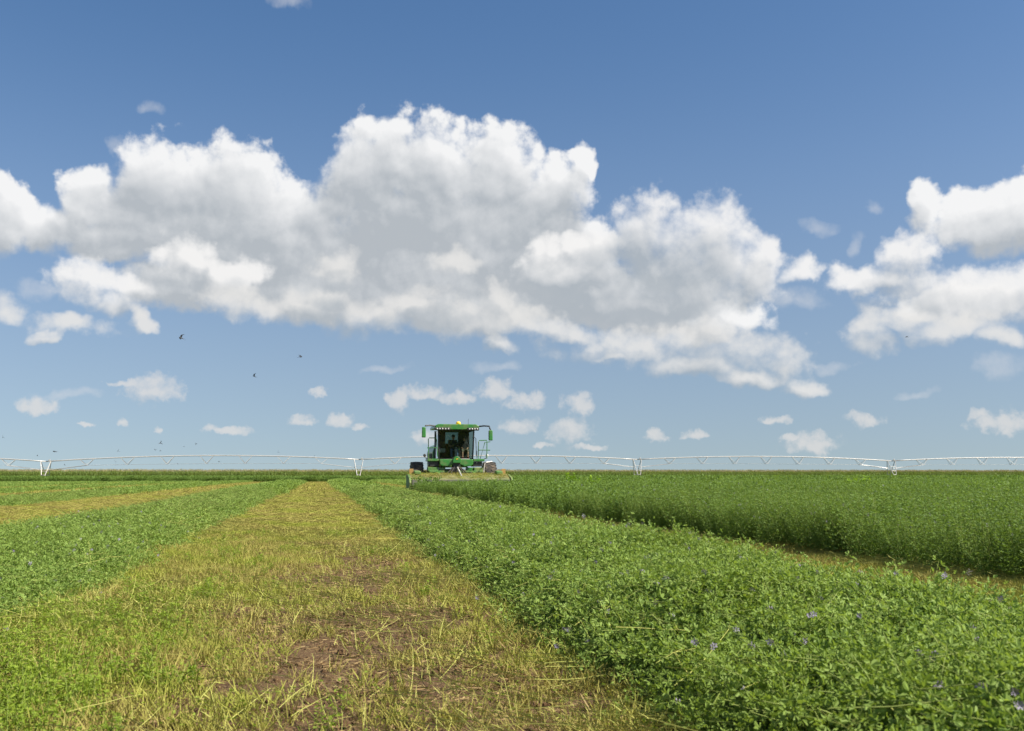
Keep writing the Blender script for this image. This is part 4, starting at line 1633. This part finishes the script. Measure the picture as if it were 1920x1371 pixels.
for i, n_ in enumerate(nodes_[1:-1]):
    ax = (nodes_[i + 2] - nodes_[i])
    ax.z = 0
    ax.normalize()
    side = Vector((-ax.y, ax.x, 0))
    gz_ = float(ground_z(n_.x, n_.y))
    zb = gz_ + .62
    base_c = Vector((n_.x, n_.y, zb))
    beam = tube('tower_beam', [local(base_c - side * 2.2), local(base_c + side * 2.2)], .09, 'galvanised', pivot, 8)
    top = Vector((n_.x, n_.y, n_.z))
    legs = []
    for s_ in (-1, 1):
        for e in (-1, 1):
            t0, t1 = top + ax * e * .85 + side * s_ * .10, base_c + ax * e * .18 + side * s_ * 1.55
            tube('tower_leg', [local(t0), local(t1)], .065, 'galvanised', beam, 6)
            legs.append((t0, t1))
        for t in (.35, .6, .82):
            tube('tower_rung', [local(legs[-2][0].lerp(legs[-2][1], t)), local(legs[-1][0].lerp(legs[-1][1], t))], .035, 'galvanised', beam, 5)
        w = mk(lambda mb: tyre(mb, .62, .34, 14), 'tower_wheel', 'rubber', beam)
        w.location = local(Vector((n_.x, n_.y, gz_ + .61)) + side * s_ * 2.0)
        w.rotation_euler.z = math.atan2(ax.y, ax.x)
    c = local(top + ax * .6 + Vector((0, 0, .15)))
    mk(lambda mb: mb.box(c, (.30, .22, .38)), 'control_box', 'galvanised', beam, .02)

# ------------------------------------------------------------------ weeds standing above the crop
def weed(px, py, dep, h, label):
    p = at_depth(px, py, dep)
    root = empty('weed', (p.x, p.y, float(ground_z(p.x, p.y))))
    tag(root, label, 'weed', 'weeds in the standing alfalfa')
    st = MB()
    lf = MB()
    for k in range(8):
        pts = stem_path((0, 0, 0), (random.gauss(0, .30), random.gauss(0, .30), 1), h * random.uniform(.8, 1.05), 6, .15, .04)
        st.tube(pts, [.008, .007, .006, .005, .004, .003, .002], 4)
        for j in range(34):
            t = .40 + .60 * random.random()
            i2 = min(5, int(t * 6))
            leaflet(lf, pts[i2].lerp(pts[i2 + 1], t * 6 - i2), rdir(.3), rdir(1.2), random.uniform(.07, .13), random.uniform(.04, .075), 0, random.random())
    st.build('stem', 'green_stem', root, fix=False)
    lf.build('leaves', 'weed_leaf', root, fix=False)


weed(1068, 925, 36, .92, 'bushy bright green weed in the crop just right of the mower head')
weed(1112, 928, 33, .82, 'smaller bright weed right of the bushy one near the mower head')
weed(1605, 925, 34, .90, 'tall leafy bright weed alone in the standing alfalfa at right, below the pivot pipe')

# ------------------------------------------------------------------ swallows


def swallow_mesh(flap):
    mb = MB()
    # body: spindle along +Y, tail at -Y; wings grow from its own sides
    prof = [(.001, .085), (.010, .075), (.014, .055), (.018, .02), (.017, -.02), (.010, -.06), (.005, -.085)]
    n = 8
    for (r, h) in prof:
        for k in range(n):
            a = 2 * math.pi * k / n
            mb.v.append((r * math.cos(a), h, r * math.sin(a)))
            mb.t.append(.5)
    for i in range(len(prof) - 1):
        for k in range(n):
            mb.f.append((i * n + k, i * n + (k + 1) % n, (i + 1) * n + (k + 1) % n, (i + 1) * n + k))
            mb.m.append(0)
    for s_ in (-1, 1):
        z = lambda d: d * math.sin(flap) * (1 if d < .08 else 1.05)
        x = lambda d: s_ * d * math.cos(flap)
        pl = [(.008, .045), (.06, .062), (.10, .045), (.165, -.045), (.10, .002), (.05, .000), (.008, -.015)]
        th = .003
        vs = [(x(d), y_, z(d) + th) for d, y_ in pl] + [(x(d), y_, z(d) - th) for d, y_ in pl]
        k = len(pl)
        mb.add(vs, [tuple(range(k)), tuple(range(2 * k - 1, k - 1, -1))] + [(i, i + k, (i + 1) % k + k, (i + 1) % k) for i in range(k)])
        vs = [(s_ * .001, -.07, .002), (s_ * .007, -.075, .002), (s_ * .030, -.155, .002), (s_ * .012, -.105, .002),
              (s_ * .001, -.07, -.002), (s_ * .007, -.075, -.002), (s_ * .030, -.155, -.002), (s_ * .012, -.105, -.002)]
        mb.add(vs, [(0, 1, 2, 3), (7, 6, 5, 4), (0, 4, 5, 1), (1, 5, 6, 2), (2, 6, 7, 3), (3, 7, 4, 0)])
    me = mb.mesh('swallow', ['swallow'])
    bm = bmesh.new()
    bm.from_mesh(me)
    bmesh.ops.recalc_face_normals(bm, faces=bm.faces)
    bm.to_mesh(me)
    bm.free()
    return me


SWM = [swallow_mesh(f) for f in (.15, .55, -.35, .9)]
SMALL = 'tiny dark swallow among the low flock flying around the pivot pipe at left'
BIRDS = [  # px, py, width px, mesh, yaw, roll, pitch, label
    (340, 634, 13, 1, 2.2, .7, .5, 'dark swallow with raised wings, highest of the three below the big cloud'),
    (563, 669, 10, 0, -1.2, .5, .3, 'dark swallow gliding, nearest to the harvester of the three below the big cloud'),
    (477, 706, 10, 3, .8, -.9, .6, 'dark swallow banking steeply, lowest of the three below the big cloud'),
    (1700, 632, 7, 0, 1.6, .1, .1, 'lone dark swallow under the clouds at the far right'),
    (300, 831, 9, 3, .3, 1.2, .8, 'largest dark swallow of the low flock, wings upright above the pivot pipe'),
    (103, 847, 10, 0, 1.5, .05, .1, 'dark swallow gliding level above the pivot tower at far left'),
    (5, 820, 6, 1, .5, .9, .4, 'dark swallow at the left edge of the picture above the pivot pipe'),
    (367, 833, 5, 3, .2, .4, .9, SMALL), (291, 844, 5, 1, 1.0, .3, .4, SMALL), (301, 845, 4, 2, 2.0, .2, .4, SMALL), (221, 846, 6, 3, .3, 1.1, .5, SMALL),
    (70, 855, 4, 1, 2.0, .5, .3, SMALL), (521, 848, 5, 3, .6, 1.0, .6, SMALL), (217, 866, 5, 2, .4, 1.2, .5, SMALL), (121, 872, 4, 1, 1.4, .6, .6, SMALL),
    (333, 870, 4, 0, .4, .6, .6, SMALL), (411, 866, 5, 0, 1.5, .2, .2, SMALL), (505, 880, 4, 2, .7, .9, .4, SMALL), (590, 855, 3, 1, .9, .6, .3, SMALL), (345, 838, 3, 1, 1.9, .4, .2, SMALL),
]
for (px, py, wpx, mi, yw, rl, pt, label) in BIRDS:
    dep = FPX * .30 / wpx / 1.3
    o = bpy.data.objects.new('swallow', SWM[mi])
    COL.objects.link(o)
    o.location = at_depth(px, py, dep)
    o.rotation_euler = (pt, rl, yw)
    tag(o, label, 'bird', 'swallows hunting insects over the field')
